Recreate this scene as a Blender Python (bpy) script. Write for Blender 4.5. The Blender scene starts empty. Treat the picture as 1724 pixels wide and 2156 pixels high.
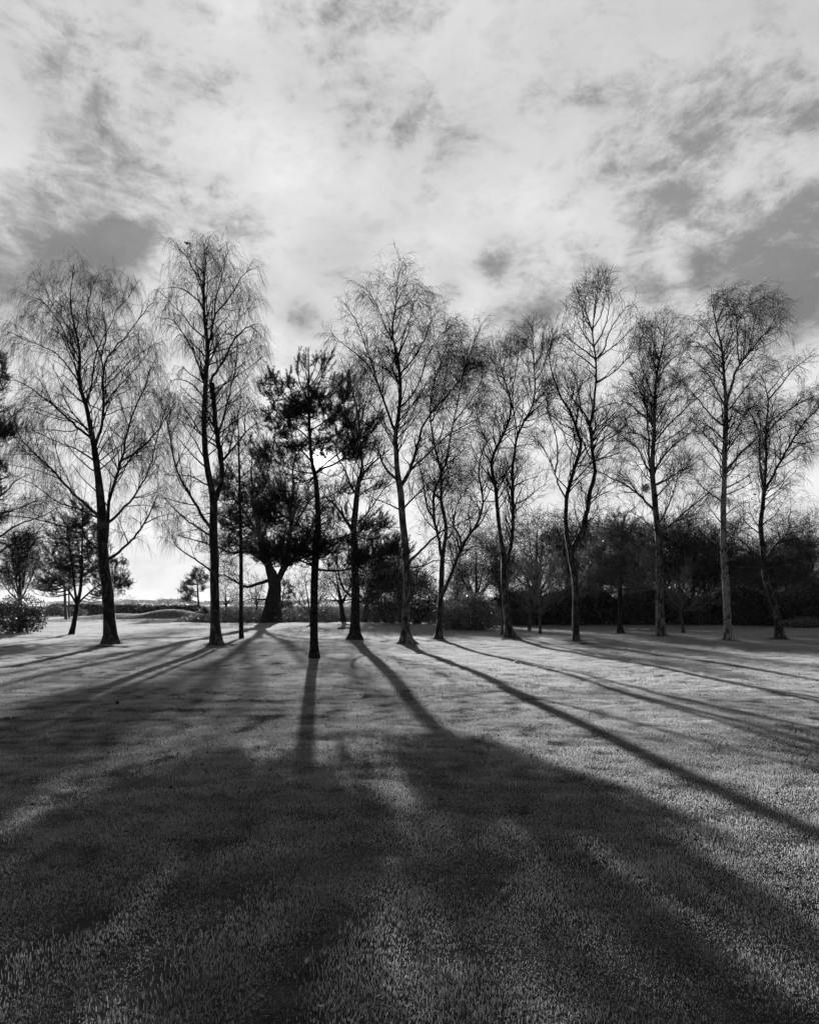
import bpy, math
import numpy as np
from mathutils import Vector

# ------------------------------------------------------------------ camera, sky, sun, exposure
SC = bpy.context.scene
COL = SC.collection
CAM_H = 1.6
F = 1302.0            # focal length in units of a 1724 wide picture
HOR = 1275.0          # horizon row in the same units
SUN_EL = math.radians(13.25)
SUN_AZ = math.radians(-8.17)          # from +Y, negative is left
SUN_DIR = Vector((math.sin(SUN_AZ) * math.cos(SUN_EL), math.cos(SUN_AZ) * math.cos(SUN_EL), math.sin(SUN_EL)))

cam = bpy.data.cameras.new('camera')
cam.sensor_fit = 'HORIZONTAL'
cam.sensor_width = 36.0
cam.lens = 36.0 * F / 1724.0
cam.shift_y = (HOR - 1078.0) / 1724.0
cam.clip_start = 0.05
cam.clip_end = 6000.0
camo = bpy.data.objects.new('camera', cam)
camo.location = (0, 0, CAM_H)
camo.rotation_euler = (math.radians(90), 0, 0)
COL.objects.link(camo)
SC.camera = camo

SC.render.engine = 'CYCLES'
SC.view_settings.view_transform = 'Standard'
SC.view_settings.look = 'None'
SC.view_settings.gamma = 1.0
SC.view_settings.exposure = 1.25
SC.view_settings.use_curve_mapping = False
SC.cycles.use_denoising = True
SC.cycles.max_bounces = 6
SC.cycles.diffuse_bounces = 3
SC.cycles.glossy_bounces = 2
SC.cycles.transmission_bounces = 3
SC.cycles.volume_bounces = 0


class NT:
    """small helper to write node trees as expressions"""
    def __init__(self, tree):
        self.t = tree
    def new(self, typ, **kw):
        n = self.t.nodes.new(typ)
        for k, v in kw.items():
            setattr(n, k, v)
        return n
    def put(self, sock, v):
        if isinstance(v, bpy.types.NodeSocket):
            self.t.links.new(v, sock)
        elif v is not None:
            sock.default_value = v
    def m(self, op, a, b=None, c=None, clamp=False):
        n = self.new('ShaderNodeMath', operation=op, use_clamp=clamp)
        for s, v in zip(n.inputs, (a, b, c)):
            self.put(s, v)
        return n.outputs[0]
    def vm(self, op, a, b=None):
        n = self.new('ShaderNodeVectorMath', operation=op)
        self.put(n.inputs[0], a)
        if b is not None:
            self.put(n.inputs[1], b)
        return n.outputs['Value'] if op in ('DOT_PRODUCT', 'LENGTH') else n.outputs[0]
    def noise(self, vec, scale, detail=4, rough=0.55, dist=0.0):
        n = self.new('ShaderNodeTexNoise')
        self.put(n.inputs['Vector'], vec)
        n.inputs['Scale'].default_value = scale
        n.inputs['Detail'].default_value = detail
        n.inputs['Roughness'].default_value = rough
        n.inputs['Distortion'].default_value = dist
        return n.outputs['Fac']
    def ramp(self, fac, lo, hi, a=0.0, b=1.0, smooth=True):
        n = self.new('ShaderNodeMapRange')
        n.interpolation_type = 'SMOOTHSTEP' if smooth else 'LINEAR'
        self.put(n.inputs['Value'], fac)
        n.inputs['From Min'].default_value = lo
        n.inputs['From Max'].default_value = hi
        self.put(n.inputs['To Min'], a)
        self.put(n.inputs['To Max'], b)
        return n.outputs['Result']
    def mix(self, f, a, b):
        return self.m('ADD', self.m('MULTIPLY', a, self.m('SUBTRACT', 1.0, f)), self.m('MULTIPLY', b, f))
    def grey(self, v):
        n = self.new('ShaderNodeCombineColor')
        for i in range(3):
            self.put(n.inputs[i], v)
        return n.outputs[0]


def ray(px, py):
    return Vector(((px - 862) / F, 1.0, (HOR - py) / F)).normalized()


world = bpy.data.worlds.new('World')
SC.world = world
world.use_nodes = True
wt = world.node_tree
wt.nodes.clear()
W = NT(wt)
tc = W.new('ShaderNodeTexCoord').outputs['Generated']
sky = W.new('ShaderNodeTexSky', sky_type='NISHITA', sun_disc=False)
sky.sun_elevation = SUN_EL
sky.sun_rotation = SUN_AZ
sky.dust_density = 2.0
bw = W.new('ShaderNodeRGBToBW')
wt.links.new(sky.outputs[0], bw.inputs[0])
clear = W.m('MULTIPLY', bw.outputs[0], 0.42)
sep = W.new('ShaderNodeSeparateXYZ')
wt.links.new(tc, sep.inputs[0])
dz = W.m('MAXIMUM', sep.outputs[2], 0.0)
# cloud deck: direction projected on a high flat layer
den = W.m('ADD', dz, 0.22)
cx = W.m('DIVIDE', sep.outputs[0], den)
cy = W.m('DIVIDE', sep.outputs[1], den)
cvec = W.new('ShaderNodeCombineXYZ')
wt.links.new(cx, cvec.inputs[0]); wt.links.new(cy, cvec.inputs[1])
cv = cvec.outputs[0]
n_big = W.noise(cv, 1.35, 3, 0.5, 0.3)
n_mid = W.noise(W.vm('ADD', cv, (7.3, 2.1, 0.4)), 2.9, 6, 0.6, 0.25)
n_fine = W.noise(W.vm('ADD', cv, (1.3, 9.1, 3.4)), 6.5, 6, 0.62, 0.1)
cosang = W.vm('DOT_PRODUCT', tc, tuple(SUN_DIR))
ang = W.m('ARCCOSINE', W.m('MINIMUM', cosang, 0.99999))
stretch = W.vm('MULTIPLY', tc, (1.0, 1.0, 1.9))
wa_ = W.noise(stretch, 9.0, 8, 0.66, 0.45)
wb_ = W.noise(W.vm('ADD', stretch, (4.0, 2.0, 1.0)), 30.0, 8, 0.70, 0.35)
warp = W.m('ADD', W.m('MULTIPLY', W.m('SUBTRACT', wa_, 0.5), 0.26), W.m('MULTIPLY', W.m('SUBTRACT', wb_, 0.5), 0.09))
# holes of darker blue sky between the clouds, where the photograph shows them (px, py, radius in px, depth)
HOLES = [(215, 560, 75, .95), (100, 520, 45, .7), (255, 505, 50, .8), (1040, 557, 40, .9), (1090, 690, 70, .65), (940, 600, 45, .55),
         (1150, 655, 30, .6), (1480, 560, 34, .8), (1660, 660, 60, .75), (1360, 600, 45, .6), (640, 672, 40, .7), (700, 700, 40, .45),
         (1700, 545, 110, .75), (1560, 520, 70, .5), (20, 660, 80, .6), (720, 545, 70, .5), (1430, 680, 35, .5),
         (420, 380, 120, .5), (900, 330, 110, .45), (1350, 380, 150, .5), (150, 250, 150, .5), (760, 130, 160, .4), (1600, 200, 170, .5), (1150, 120, 120, .4)]
hole = None
for (px, py, r, d) in HOLES:
    dv = ray(px, py)
    c = W.vm('DOT_PRODUCT', tc, tuple(dv))
    rr = r * 0.74 / F
    gsn = W.m('MULTIPLY', d * 1.0, W.m('EXPONENT', W.m('MULTIPLY', W.m('SUBTRACT', c, 1.0), 1.5 / rr ** 2)))     # cos a - 1 is about -a*a/2
    hole = gsn if hole is None else W.m('ADD', hole, gsn)
gen = W.m('MULTIPLY', W.ramp(n_mid, 0.40, 0.66, 0.75, 0.0), W.ramp(n_big, 0.36, 0.62, 1.0, 0.2))
hole = W.m('ADD', hole, W.m('MULTIPLY', gen, W.ramp(dz, 0.10, 0.42, 0.05, 0.75)))
brk = W.m('ADD', W.m('MULTIPLY', W.m('SUBTRACT', wa_, 0.5), 3.4), W.m('MULTIPLY', W.m('SUBTRACT', wb_, 0.5), 2.3))
hole = W.m('ADD', hole, W.m('MULTIPLY', brk, W.m('MINIMUM', W.m('ADD', hole, 0.25), 0.75)))
hole = W.ramp(hole, 0.10, 1.40, 0.0, 1.0)
# brightness of sunlit thin cloud, falling away from the sun
cl = W.m('MULTIPLY', W.ramp(dz, 0.20, 0.72, 0.395, 0.38), W.ramp(ang, 0.45, 2.2, 1.0, 0.16))
soft = W.ramp(W.noise(W.vm('ADD', cv, (3.1, 5.5, 1.0)), 2.1, 5, 0.55, 0.4), 0.3, 0.72, 0.74, 1.06)
soft = W.mix(W.ramp(dz, 0.06, 0.42, 0.85, 0.1), soft, 1.0)
soft = W.m('MULTIPLY', soft, W.ramp(wa_, 0.3, 0.68, 0.86, 1.06))
soft = W.m('MULTIPLY', soft, W.mix(W.ramp(dz, 0.1, 0.4, 0.8, 0.0), W.ramp(wb_, 0.3, 0.7, 0.90, 1.06), 1.0))
cl = W.m('MULTIPLY', cl, soft)
gap = W.m('ADD', W.m('MULTIPLY', W.m('MINIMUM', W.m('MULTIPLY', clear, 0.1), 0.10), 0.35), W.m('MULTIPLY', cl, 0.22))
lum = W.mix(hole, cl, gap)
lum = W.m('ADD', lum, W.m('MULTIPLY', 0.10, W.m('EXPONENT', W.m('MULTIPLY', ang, -18.0))))
lum = W.m('ADD', lum, W.m('MULTIPLY', 5.0, W.m('EXPONENT', W.m('MULTIPLY', W.m('MULTIPLY', ang, ang), -1.0 / 0.0105 ** 2))))
bg = W.new('ShaderNodeBackground')
bg.inputs['Strength'].default_value = 0.1
wt.links.new(W.grey(W.m('MULTIPLY', lum, 10.0)), bg.inputs['Color'])
wo = W.new('ShaderNodeOutputWorld')
wt.links.new(bg.outputs[0], wo.inputs[0])

sun = bpy.data.lights.new('sun', 'SUN')
sun.energy = 5.0
sun.angle = math.radians(0.53)
sun.color = (1.0, 1.0, 1.0)          # the photograph is black and white
suno = bpy.data.objects.new('sun', sun)
suno.rotation_euler = (-SUN_DIR).to_track_quat('-Z', 'Y').to_euler()
suno.location = (0, 0, 60)
COL.objects.link(suno)

# ------------------------------------------------------------------ helpers
def P(px, py, Y):
    return np.array([(px - 862) / F * Y, Y, CAM_H + (HOR - py) / F * Y])


ZOOM = {'': (1, 0, 0), 'a': (1 / 3, 0, 502.8), 'b': (1 / 3, 510.8, 502.8), 'c': (.26655, 989.7, 502.8), 'd': (.26655, 1293., 502.8),
        'e': (1 / 3, 0, 1037.6), 'f': (1 / 3, 510.8, 1037.6), 'h': (.2962, 0, 718.3), 'i': (.2406, 335.2, 838.1), 'j': (.2406, 526.8, 710.4),
        'k': (.1852, 766.2, 957.8), 'l': (.1852, 1101.4, 1037.6), 'm': (.1389, 1484.6, 1077.5), 'n': (.1759, 1324.9, 973.7)}


def gz(x, y):
    x = np.asarray(x, float); y = np.asarray(y, float)
    z = 0.035 * np.sin(.31 * x + .17 * y) + 0.03 * np.sin(.47 * y - .13 * x + 1.0) + 0.012 * np.sin(1.3 * x + .4 * y) + 0.012 * np.sin(1.1 * y - .5 * x)
    z = z * np.clip((90 - y) / 40, 0, 1)
    z = z + 0.95 * np.exp(-((x + 28.3) / 3.6) ** 2 - ((y - 73) / 3.0) ** 2)
    z = z + 0.55 * np.exp(-((x + 35.5) / 4.5) ** 2 - ((y - 76) / 3.0) ** 2)
    z = z + 0.25 * np.exp(-((x + 24) / 7) ** 2 - ((y - 74) / 2.5) ** 2)
    z = z - 0.30 * np.exp(-((x + 33) / 5.0) ** 2 - ((y - 70.5) / 1.6) ** 2)
    for (tx, ty) in TREE_BASES:
        z = z + 0.05 * np.exp(-(((x - tx) ** 2 + (y - ty) ** 2) / 0.5))
    return z


TREE_BASES = []
for (px, py) in [(235, 1362), (455, 1362), (747, 1350), (855, 1357), (922, 1348), (1075, 1349), (1212, 1354), (1394, 1344), (1532, 1350), (1641, 1346)]:
    Yb = CAM_H * F / (py - HOR)
    TREE_BASES.append(((px - 862) / F * Yb, Yb))


def mesh_np(name, verts, quads=None, tris=None, smooth=False):
    me = bpy.data.meshes.new(name)
    verts = np.asarray(verts, np.float32).reshape(-1, 3)
    quads = np.zeros((0, 4), np.int32) if quads is None else np.asarray(quads, np.int32).reshape(-1, 4)
    tris = np.zeros((0, 3), np.int32) if tris is None else np.asarray(tris, np.int32).reshape(-1, 3)
    me.vertices.add(len(verts)); me.vertices.foreach_set('co', verts.ravel())
    nl = quads.size + tris.size
    me.loops.add(nl)
    me.loops.foreach_set('vertex_index', np.concatenate([quads.ravel(), tris.ravel()]))
    me.polygons.add(len(quads) + len(tris))
    st = np.concatenate([np.arange(len(quads)) * 4, quads.size + np.arange(len(tris)) * 3]).astype(np.int32)
    me.polygons.foreach_set('loop_start', st)
    if smooth:
        me.polygons.foreach_set('use_smooth', np.ones(len(st), bool))
    me.update(calc_edges=True)
    return me


class Geo:
    """collects vertices and faces"""
    def __init__(self):
        self.v, self.q, self.t, self.n = [], [], [], 0
    def add(self, v, q=None, t=None):
        v = np.asarray(v, float).reshape(-1, 3)
        if q is not None and len(q):
            self.q.append(np.asarray(q) + self.n)
        if t is not None and len(t):
            self.t.append(np.asarray(t) + self.n)
        self.v.append(v); self.n += len(v)
    def mesh(self, name, origin=(0, 0, 0), smooth=False):
        v = np.concatenate(self.v) - np.asarray(origin)
        return mesh_np(name, v, np.concatenate(self.q) if self.q else None, np.concatenate(self.t) if self.t else None, smooth)


def norm(a):
    return a / np.maximum(np.linalg.norm(a, axis=-1, keepdims=True), 1e-9)


def tubes(geo, pts, rad, sides):
    """pts (N,K,3), rad (N,K): a tapered tube for each row"""
    N, K, _ = pts.shape
    tan = np.empty_like(pts)
    tan[:, 1:-1] = pts[:, 2:] - pts[:, :-2]; tan[:, 0] = pts[:, 1] - pts[:, 0]; tan[:, -1] = pts[:, -1] - pts[:, -2]
    tan = norm(tan)
    mean = norm(pts[:, -1] - pts[:, 0])
    ref = np.where(np.abs(mean[:, 1:2]) < 0.75, np.array([[0., 1., 0.]]), np.array([[1., 0., 0.]]))[:, None, :]
    u = norm(np.cross(tan, ref)); w = np.cross(tan, u)
    a = np.arange(sides) / sides * 2 * np.pi
    v = pts[:, :, None, :] + rad[:, :, None, None] * (np.cos(a)[None, None, :, None] * u[:, :, None, :] + np.sin(a)[None, None, :, None] * w[:, :, None, :])
    idx = np.arange(N * K * sides).reshape(N, K, sides)
    nx = np.roll(idx, -1, axis=2)
    q = np.stack([idx[:, :-1], nx[:, :-1], nx[:, 1:], idx[:, 1:]], axis=-1).reshape(-1, 4)
    geo.add(v.reshape(-1, 3), q)


def ribbons(geo, pts, rad, rng):
    """thin twigs: two-sided tapering strips ending in a point, random roll"""
    N, K, _ = pts.shape
    d = norm(pts[:, -1] - pts[:, 0])
    rnd = rng.normal(size=(N, 3))
    u = norm(np.cross(d, rnd))[:, None, :]
    a = pts[:, :-1] - u * rad[:, :-1, None]; b = pts[:, :-1] + u * rad[:, :-1, None]
    v = np.concatenate([a, b, pts[:, -1:]], axis=1)          # (N, 2(K-1)+1, 3)
    M = 2 * (K - 1) + 1
    base = (np.arange(N) * M)[:, None]
    q = []
    for k in range(K - 2):
        q.append(np.concatenate([base + k, base + K - 1 + k, base + K + k, base + k + 1], axis=1))
    t = np.concatenate([base + K - 2, base + 2 * K - 3, base + M - 1], axis=1)
    geo.add(v.reshape(-1, 3), np.concatenate(q) if q else None, t)


def smooth_poly(pts, K, it=2):
    p = np.asarray(pts, float)
    for _ in range(it):
        if len(p) < 3:
            break
        q = p[:-1] * .75 + p[1:] * .25; r = p[:-1] * .25 + p[1:] * .75
        m = np.empty((2 * len(q), p.shape[1])); m[0::2] = q; m[1::2] = r
        p = np.concatenate([p[:1], m[1:-1], p[-1:]])
    s = np.concatenate([[0], np.cumsum(np.linalg.norm(np.diff(p[:, :3], axis=0), axis=1))])
    t = np.linspace(0, s[-1], K)
    return np.stack([np.interp(t, s, p[:, i]) for i in range(p.shape[1])], axis=1)


def grow(rng, PP, RR, count, t0, t1, length, ang, K, up=0.0, droop=0.0, wig=0.1, rfac=0.6, rmin=0.002, rmax=1.0, rend=0.3, bias=1.0, flat=None):
    N, KP, _ = PP.shape
    count = np.broadcast_to(np.asarray(count), (N,)).astype(int)
    idx = np.repeat(np.arange(N), count)
    M = len(idx)
    t = t0 + (t1 - t0) * rng.random(M) ** bias
    f = np.clip(t * (KP - 1), 0, KP - 1.001)
    i = f.astype(int); fr = (f - i)[:, None]
    pos = PP[idx, i] * (1 - fr) + PP[idx, i + 1] * fr
    tan = norm(PP[idx, i + 1] - PP[idx, i])
    r = RR[idx, i] * (1 - fr[:, 0]) + RR[idx, i + 1] * fr[:, 0]
    v = rng.normal(size=(M, 3))
    if flat is not None:
        v[:, 2] *= flat
    v = norm(v - (v * tan).sum(1, keepdims=True) * tan)
    a = rng.normal(ang[0], ang[1], M)[:, None]
    d = norm(np.cos(a) * tan + np.sin(a) * v)
    L = np.asarray(length(t, idx) if callable(length) else length) * rng.uniform(0.65, 1.25, M)
    pts = np.empty((M, K, 3)); pts[:, 0] = pos
    for k in range(1, K):
        d = d + wig * rng.normal(size=(M, 3))
        d[:, 2] += up / (K - 1) - droop * (k / (K - 1)) / (K - 1) * 2
        d = norm(d)
        pts[:, k] = pts[:, k - 1] + d * (L / (K - 1))[:, None]
    r0 = np.clip(r * rfac, rmin, rmax)
    rad = r0[:, None] * np.linspace(1, rend, K)[None, :]
    return pts, rad


FIT_RNG = np.random.default_rng(2024)


def fit(pts, rad, env):
    """draw branches back inside the crown's rough outline: env rows are centre (3) and radii (3)"""
    if env is None:
        return pts, rad
    lim = FIT_RNG.uniform(0.72, 1.45, len(pts))
    for _ in range(3):
        tip = pts[:, -1]
        inside = np.zeros(len(tip), bool)
        for c, r in env:
            inside |= ((((tip - c) / r) ** 2).sum(1) < lim)
        s = np.where(inside, 1.0, 0.70)[:, None, None]
        pts = pts[:, :1] + (pts - pts[:, :1]) * s
    keep = inside | (FIT_RNG.random(len(pts)) < 0.25)
    return pts[keep], rad[keep]


# ------------------------------------------------------------------ materials (all grey: the photograph is black and white)
def mat(name, build):
    m = bpy.data.materials.new(name)
    m.use_nodes = True
    m.node_tree.nodes.clear()
    n = NT(m.node_tree)
    out = n.new('ShaderNodeOutputMaterial')
    s = build(n, out)
    m.node_tree.links.new(s, out.inputs['Surface'])
    return m


def principled(n, col, rough=0.8, spec=0.3, bump=None, strength=0.5, dist=0.02):
    b = n.new('ShaderNodeBsdfPrincipled')
    n.put(b.inputs['Base Color'], n.grey(col) if isinstance(col, bpy.types.NodeSocket) else (col, col, col, 1))
    n.put(b.inputs['Roughness'], rough)
    b.inputs['Specular IOR Level'].default_value = spec
    if bump is not None:
        bn = n.new('ShaderNodeBump')
        bn.inputs['Strength'].default_value = strength
        bn.inputs['Distance'].default_value = dist
        n.put(bn.inputs['Height'], bump)
        n.t.links.new(bn.outputs[0], b.inputs['Normal'])
    return b.outputs[0]


def objco(n, scale=(1, 1, 1)):
    mp = n.new('ShaderNodeMapping')
    mp.inputs['Scale'].default_value = scale
    n.t.links.new(n.new('ShaderNodeTexCoord').outputs['Object'], mp.inputs['Vector'])
    return mp.outputs[0]


def birch_bark(dark, pale, lo, hi):
    def f(n, out):
        c = objco(n, (1, 1, 0.45))
        patch = n.noise(c, 5.5, 5, 0.65, 0.6)
        c2 = objco(n, (1, 1, 3.2))
        lent = n.noise(c2, 9.0, 4, 0.6, 0.3)
        m1 = n.ramp(patch, lo, hi)
        m2 = n.ramp(lent, 0.36, 0.47)
        k = n.m('MULTIPLY', m1, m2)
        col = n.mix(k, dark, pale)
        fine = n.noise(objco(n, (1, 1, .6)), 30, 4, 0.7)
        col = n.m('MULTIPLY', col, n.ramp(fine, 0.2, 0.8, 0.6, 1.25))
        h = n.m('ADD', n.m('MULTIPLY', patch, 1.0), n.m('MULTIPLY', fine, 0.5))
        return principled(n, col, 0.75, 0.25, h, 0.9, 0.05)
    return f


def furrowed(dark, light):
    def f(n, out):
        v = n.new('ShaderNodeTexVoronoi', feature='DISTANCE_TO_EDGE')
        n.put(v.inputs['Vector'], n.vm('ADD', objco(n, (1, 1, 0.3)), (0.3, 0.1, 0.7)))
        v.inputs['Scale'].default_value = 14
        e = n.ramp(v.outputs['Distance'], 0.0, 0.18)
        fine = n.noise(objco(n, (1, 1, .4)), 24, 5, 0.7)
        col = n.m('MULTIPLY', n.mix(e, dark, light), n.ramp(fine, 0.25, 0.75, 0.6, 1.3))
        return principled(n, col, 0.9, 0.15, n.m('ADD', e, n.m('MULTIPLY', fine, .5)), 0.9, 0.04)
    return f


def plain(v, rough=0.8, spec=0.2, var=0.35, scale=6.0):
    def f(n, out):
        c = n.noise(objco(n), scale, 4, 0.6)
        return principled(n, n.m('MULTIPLY', v, n.ramp(c, 0.25, 0.75, 1 - var, 1 + var, False)), rough, spec)
    return f


def leafy(dif, tra, gloss=0.06, rough=0.4, scale=0.6, var=0.5):
    def f(n, out):
        g = n.new('ShaderNodeNewGeometry')
        c = n.noise(g.outputs['Position'] if not isinstance(scale, tuple) else n.vm('MULTIPLY', g.outputs['Position'], scale), scale if not isinstance(scale, tuple) else 1.0, 6, 0.68)
        k = n.ramp(c, 0.3, 0.7, 1 - var, 1 + var, False)
        d = n.new('ShaderNodeBsdfDiffuse'); n.put(d.inputs['Color'], n.grey(n.m('MULTIPLY', dif, k)))
        t = n.new('ShaderNodeBsdfTranslucent'); n.put(t.inputs['Color'], n.grey(n.m('MULTIPLY', tra, k)))
        a = n.new('ShaderNodeAddShader')
        n.t.links.new(d.outputs[0], a.inputs[0]); n.t.links.new(t.outputs[0], a.inputs[1])
        gl = n.new('ShaderNodeBsdfGlossy'); gl.inputs['Roughness'].default_value = rough
        gl.inputs['Color'].default_value = (1, 1, 1, 1)
        mx = n.new('ShaderNodeMixShader')
        fr = n.new('ShaderNodeFresnel'); fr.inputs['IOR'].default_value = 1.42
        n.put(mx.inputs[0], n.m('MULTIPLY', fr.outputs[0], gloss, clamp=True))
        n.t.links.new(a.outputs[0], mx.inputs[1]); n.t.links.new(gl.outputs[0], mx.inputs[2])
        return mx.outputs[0]
    return f


def ground_mat(n, out):
    g = n.new('ShaderNodeNewGeometry').outputs['Position']
    a = n.noise(g, 0.5, 5, 0.6); b = n.noise(g, 9.0, 5, 0.7); c = n.noise(g, 60.0, 4, 0.7)
    col = n.m('MULTIPLY', n.m('MULTIPLY', 0.05, n.ramp(a, .3, .7, .7, 1.3)), n.ramp(b, .3, .7, .6, 1.4))
    h = n.m('ADD', n.m('MULTIPLY', b, 1.0), n.m('MULTIPLY', c, .6))
    return principled(n, col, 1.0, 0.0, h, 1.0, 0.06)


M = {
    'birch': mat('birch_bark', birch_bark(0.022, 0.15, 0.50, 0.62)),
    'birch_pale': mat('pale_birch_bark', birch_bark(0.035, 0.42, 0.42, 0.52)),
    'birch_mid': mat('grey_birch_bark', birch_bark(0.03, 0.24, 0.44, 0.58)),
    'pinebark': mat('pine_bark', furrowed(0.012, 0.05)),
    'oakbark': mat('oak_bark', furrowed(0.012, 0.05)),
    'smoothbark': mat('smooth_bark', plain(0.07, 0.75, 0.25, 0.5, 9.0)),
    'fallen_pale': mat('pale_leaf', plain(0.16, 0.9, 0.05, 0.6, 3.0)),
    'fallen': mat('brown_leaf', plain(0.05, 0.8, 0.1)),
    'twig': mat('twig_bark', plain(0.02, 0.8, 0.02, 0.3)),
    'paletwig': mat('pale_twig_bark', plain(0.16, 0.8, 0.05, 0.3)),
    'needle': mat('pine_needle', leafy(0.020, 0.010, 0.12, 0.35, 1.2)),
    'needle_lit': mat('lit_pine_needle', leafy(0.055, 0.03, 0.2, 0.4, 0.9, 0.7)),  # lit copy of the needles: light on them put into the colour
    'hedge': mat('hedge_leaf', leafy(0.014, 0.006, 0.2, 0.4, 0.8)),
    'light_block': mat('hedge_light_block', plain(0.008, 1.0, 0.0)),  # near-black, for the solid cores added to stop light in hedges
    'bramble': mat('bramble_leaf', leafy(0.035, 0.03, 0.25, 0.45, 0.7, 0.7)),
    'litter': mat('dead_leaf', leafy(0.08, 0.07, 0.35, 0.45, 1.5, 0.7)),
    'grass': mat('grass_blade', leafy(0.035, 0.235, 0.08, 0.5, (.5, 2.3, 1.0), 0.38)),
    'ground': mat('lawn_soil', ground_mat),
    'white': mat('white_paint', plain(0.75, 0.5, 0.4, 0.08)),
    'stone': mat('pale_stone', plain(0.6, 0.7, 0.3, 0.25, 40)),
    'bird': mat('dark_feather', plain(0.02, 0.5, 0.3)),
    'roof': mat('roof_tile', plain(0.05, 0.8, 0.2)),
    'wall': mat('rendered_wall', plain(0.25, 0.9, 0.1)),
    'glass': mat('window_glass', plain(0.02, 0.1, 0.5)),
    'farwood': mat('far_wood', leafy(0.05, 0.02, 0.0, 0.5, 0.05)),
}


def tag(o, label=None, cat=None, group=None, kind=None):
    if label: o['label'] = label
    if cat: o['category'] = cat
    if group: o['group'] = group
    if kind: o['kind'] = kind
    return o


def obj(name, me, m, parent=None, loc=(0, 0, 0)):
    o = bpy.data.objects.new(name, me)
    if m is not None and not me.materials:
        me.materials.append(M[m] if isinstance(m, str) else m)
    o.location = loc
    o.parent = parent
    COL.objects.link(o)
    return o


def empty(name, loc, label, cat, group=None):
    o = bpy.data.objects.new(name, None)
    o.empty_display_size = 0.3
    o.location = loc
    COL.objects.link(o)
    return tag(o, label, cat, group)


def copy_tree(root, loc, scale, rz, label, group=None):
    r = root.copy(); COL.objects.link(r)
    r.location = loc; r.scale = scale; r.rotation_euler = (0, 0, rz)
    r['label'] = label
    if group: r['group'] = group
    for ch in list(root.children):
        c = ch.copy(); COL.objects.link(c); c.parent = r
    return r


# ------------------------------------------------------------------ ground
def axis(a, b, fine_a, fine_b, step, grow_=1.25):
    mid = list(np.arange(fine_a, fine_b + 1e-6, step))
    up = []; x = fine_b; s = step
    while x < b:
        s *= grow_; x += s; up.append(min(x, b))
    dn = []; x = fine_a; s = step
    while x > a:
        s *= grow_; x -= s; dn.append(max(x, a))
    return np.array(dn[::-1] + mid + up)


gx = axis(-1200, 1200, -46, 34, 0.8); gy = axis(-60, 1500, -2, 82, 0.8)
GX, GY = np.meshgrid(gx, gy)
GZ = gz(GX, GY)
gi = np.arange(GX.size).reshape(GX.shape)
gq = np.stack([gi[:-1, :-1], gi[:-1, 1:], gi[1:, 1:], gi[1:, :-1]], axis=-1).reshape(-1, 4)
ground = obj('ground', mesh_np('ground', np.stack([GX, GY, GZ], -1).reshape(-1, 3), gq, smooth=True), 'ground')
tag(ground, 'mown lawn and far field running to the horizon', kind='structure')


def tile(name, seed, size, n, h, w, seg, bend=.95):
    rng = np.random.default_rng(seed)
    g = Geo()
    x = rng.uniform(-size / 2, size / 2, n) + rng.normal(0, size * .06, n); y = rng.uniform(-size / 2, size / 2, n) + rng.normal(0, size * .06, n)
    cl = np.zeros(n)
    for k in range(14):
        ax, ay = rng.normal(0, 9.0, 2); ph = rng.uniform(0, 6.28)
        cl += np.sin(ax * x + ay * y + ph)
    cl = np.clip(1 + 0.30 * cl, 0.22, 1.9)
    H = h * cl * rng.uniform(0.6, 1.25, n)
    a = rng.uniform(0, 2 * np.pi, n); lean = np.abs(rng.normal(0, bend, n)) * H; H = H / np.sqrt(1 + (lean / H) ** 2 * .5)
    dx, dy = np.cos(a), np.sin(a)
    b = rng.uniform(0, 2 * np.pi, n)
    wx, wy = np.cos(b) * w / 2, np.sin(b) * w / 2
    z0 = -0.02
    v0 = np.stack([x - wx, y - wy, np.full(n, z0)], 1); v1 = np.stack([x + wx, y + wy, np.full(n, z0)], 1)
    tip = np.stack([x + dx * lean, y + dy * lean, H], 1)
    if seg == 1:
        v = np.stack([v0, v1, tip], 1); i = np.arange(n * 3).reshape(n, 3)
        g.add(v.reshape(-1, 3), None, i)
    else:
        mz = H * .6
        m0 = np.stack([x - wx * .8 + dx * lean * .3, y - wy * .8 + dy * lean * .3, mz], 1); m1 = np.stack([x + wx * .8 + dx * lean * .3, y + wy * .8 + dy * lean * .3, mz], 1)
        v = np.stack([v0, v1, m1, m0, tip], 1); i = np.arange(n) * 5
        g.add(v.reshape(-1, 3), np.stack([i, i + 1, i + 2, i + 3], 1), np.stack([i + 3, i + 2, i + 4], 1))
    me = g.mesh(name)
    me.materials.append(M['grass'])
    return bpy.data.objects.new(name, me)


TILES = [tile('grass_tile', 11, 1.0, 8000, .0110, .0026, 2, 1.9), tile('grass_tile', 12, 1.0, 8000, .0110, .0026, 2, 1.9), tile('grass_tile', 13, 1.0, 8000, .0110, .0026, 2, 1.9),
         tile('grass_tile', 14, 1.8, 11000, .026, .0055, 1, .42), tile('grass_tile', 15, 1.8, 11000, .026, .0055, 1, .42), tile('grass_tile', 16, 1.8, 11000, .026, .0055, 1, .42),
         tile('grass_tile', 17, 3.4, 15000, .036, .010, 1, .30), tile('grass_tile', 18, 3.4, 15000, .036, .010, 1, .30)]
rng0 = np.random.default_rng(5)
gp, gs = [], []
def zone(y0, y1, step, sel, x0, x1):
    for y in np.arange(y0, y1, step):
        lim = y * 0.70 + 2.5
        for x in np.arange(max(-lim, x0), min(lim, x1), step):
            xx = x + rng0.uniform(-.2, .2) * step; yy = y + rng0.uniform(-.2, .2) * step
            if -43 < xx < -16 and 64 < yy < 83:
                continue
            gp.append((xx, yy, float(gz(xx, yy)))); gs.append(int(rng0.choice(sel)))
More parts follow.
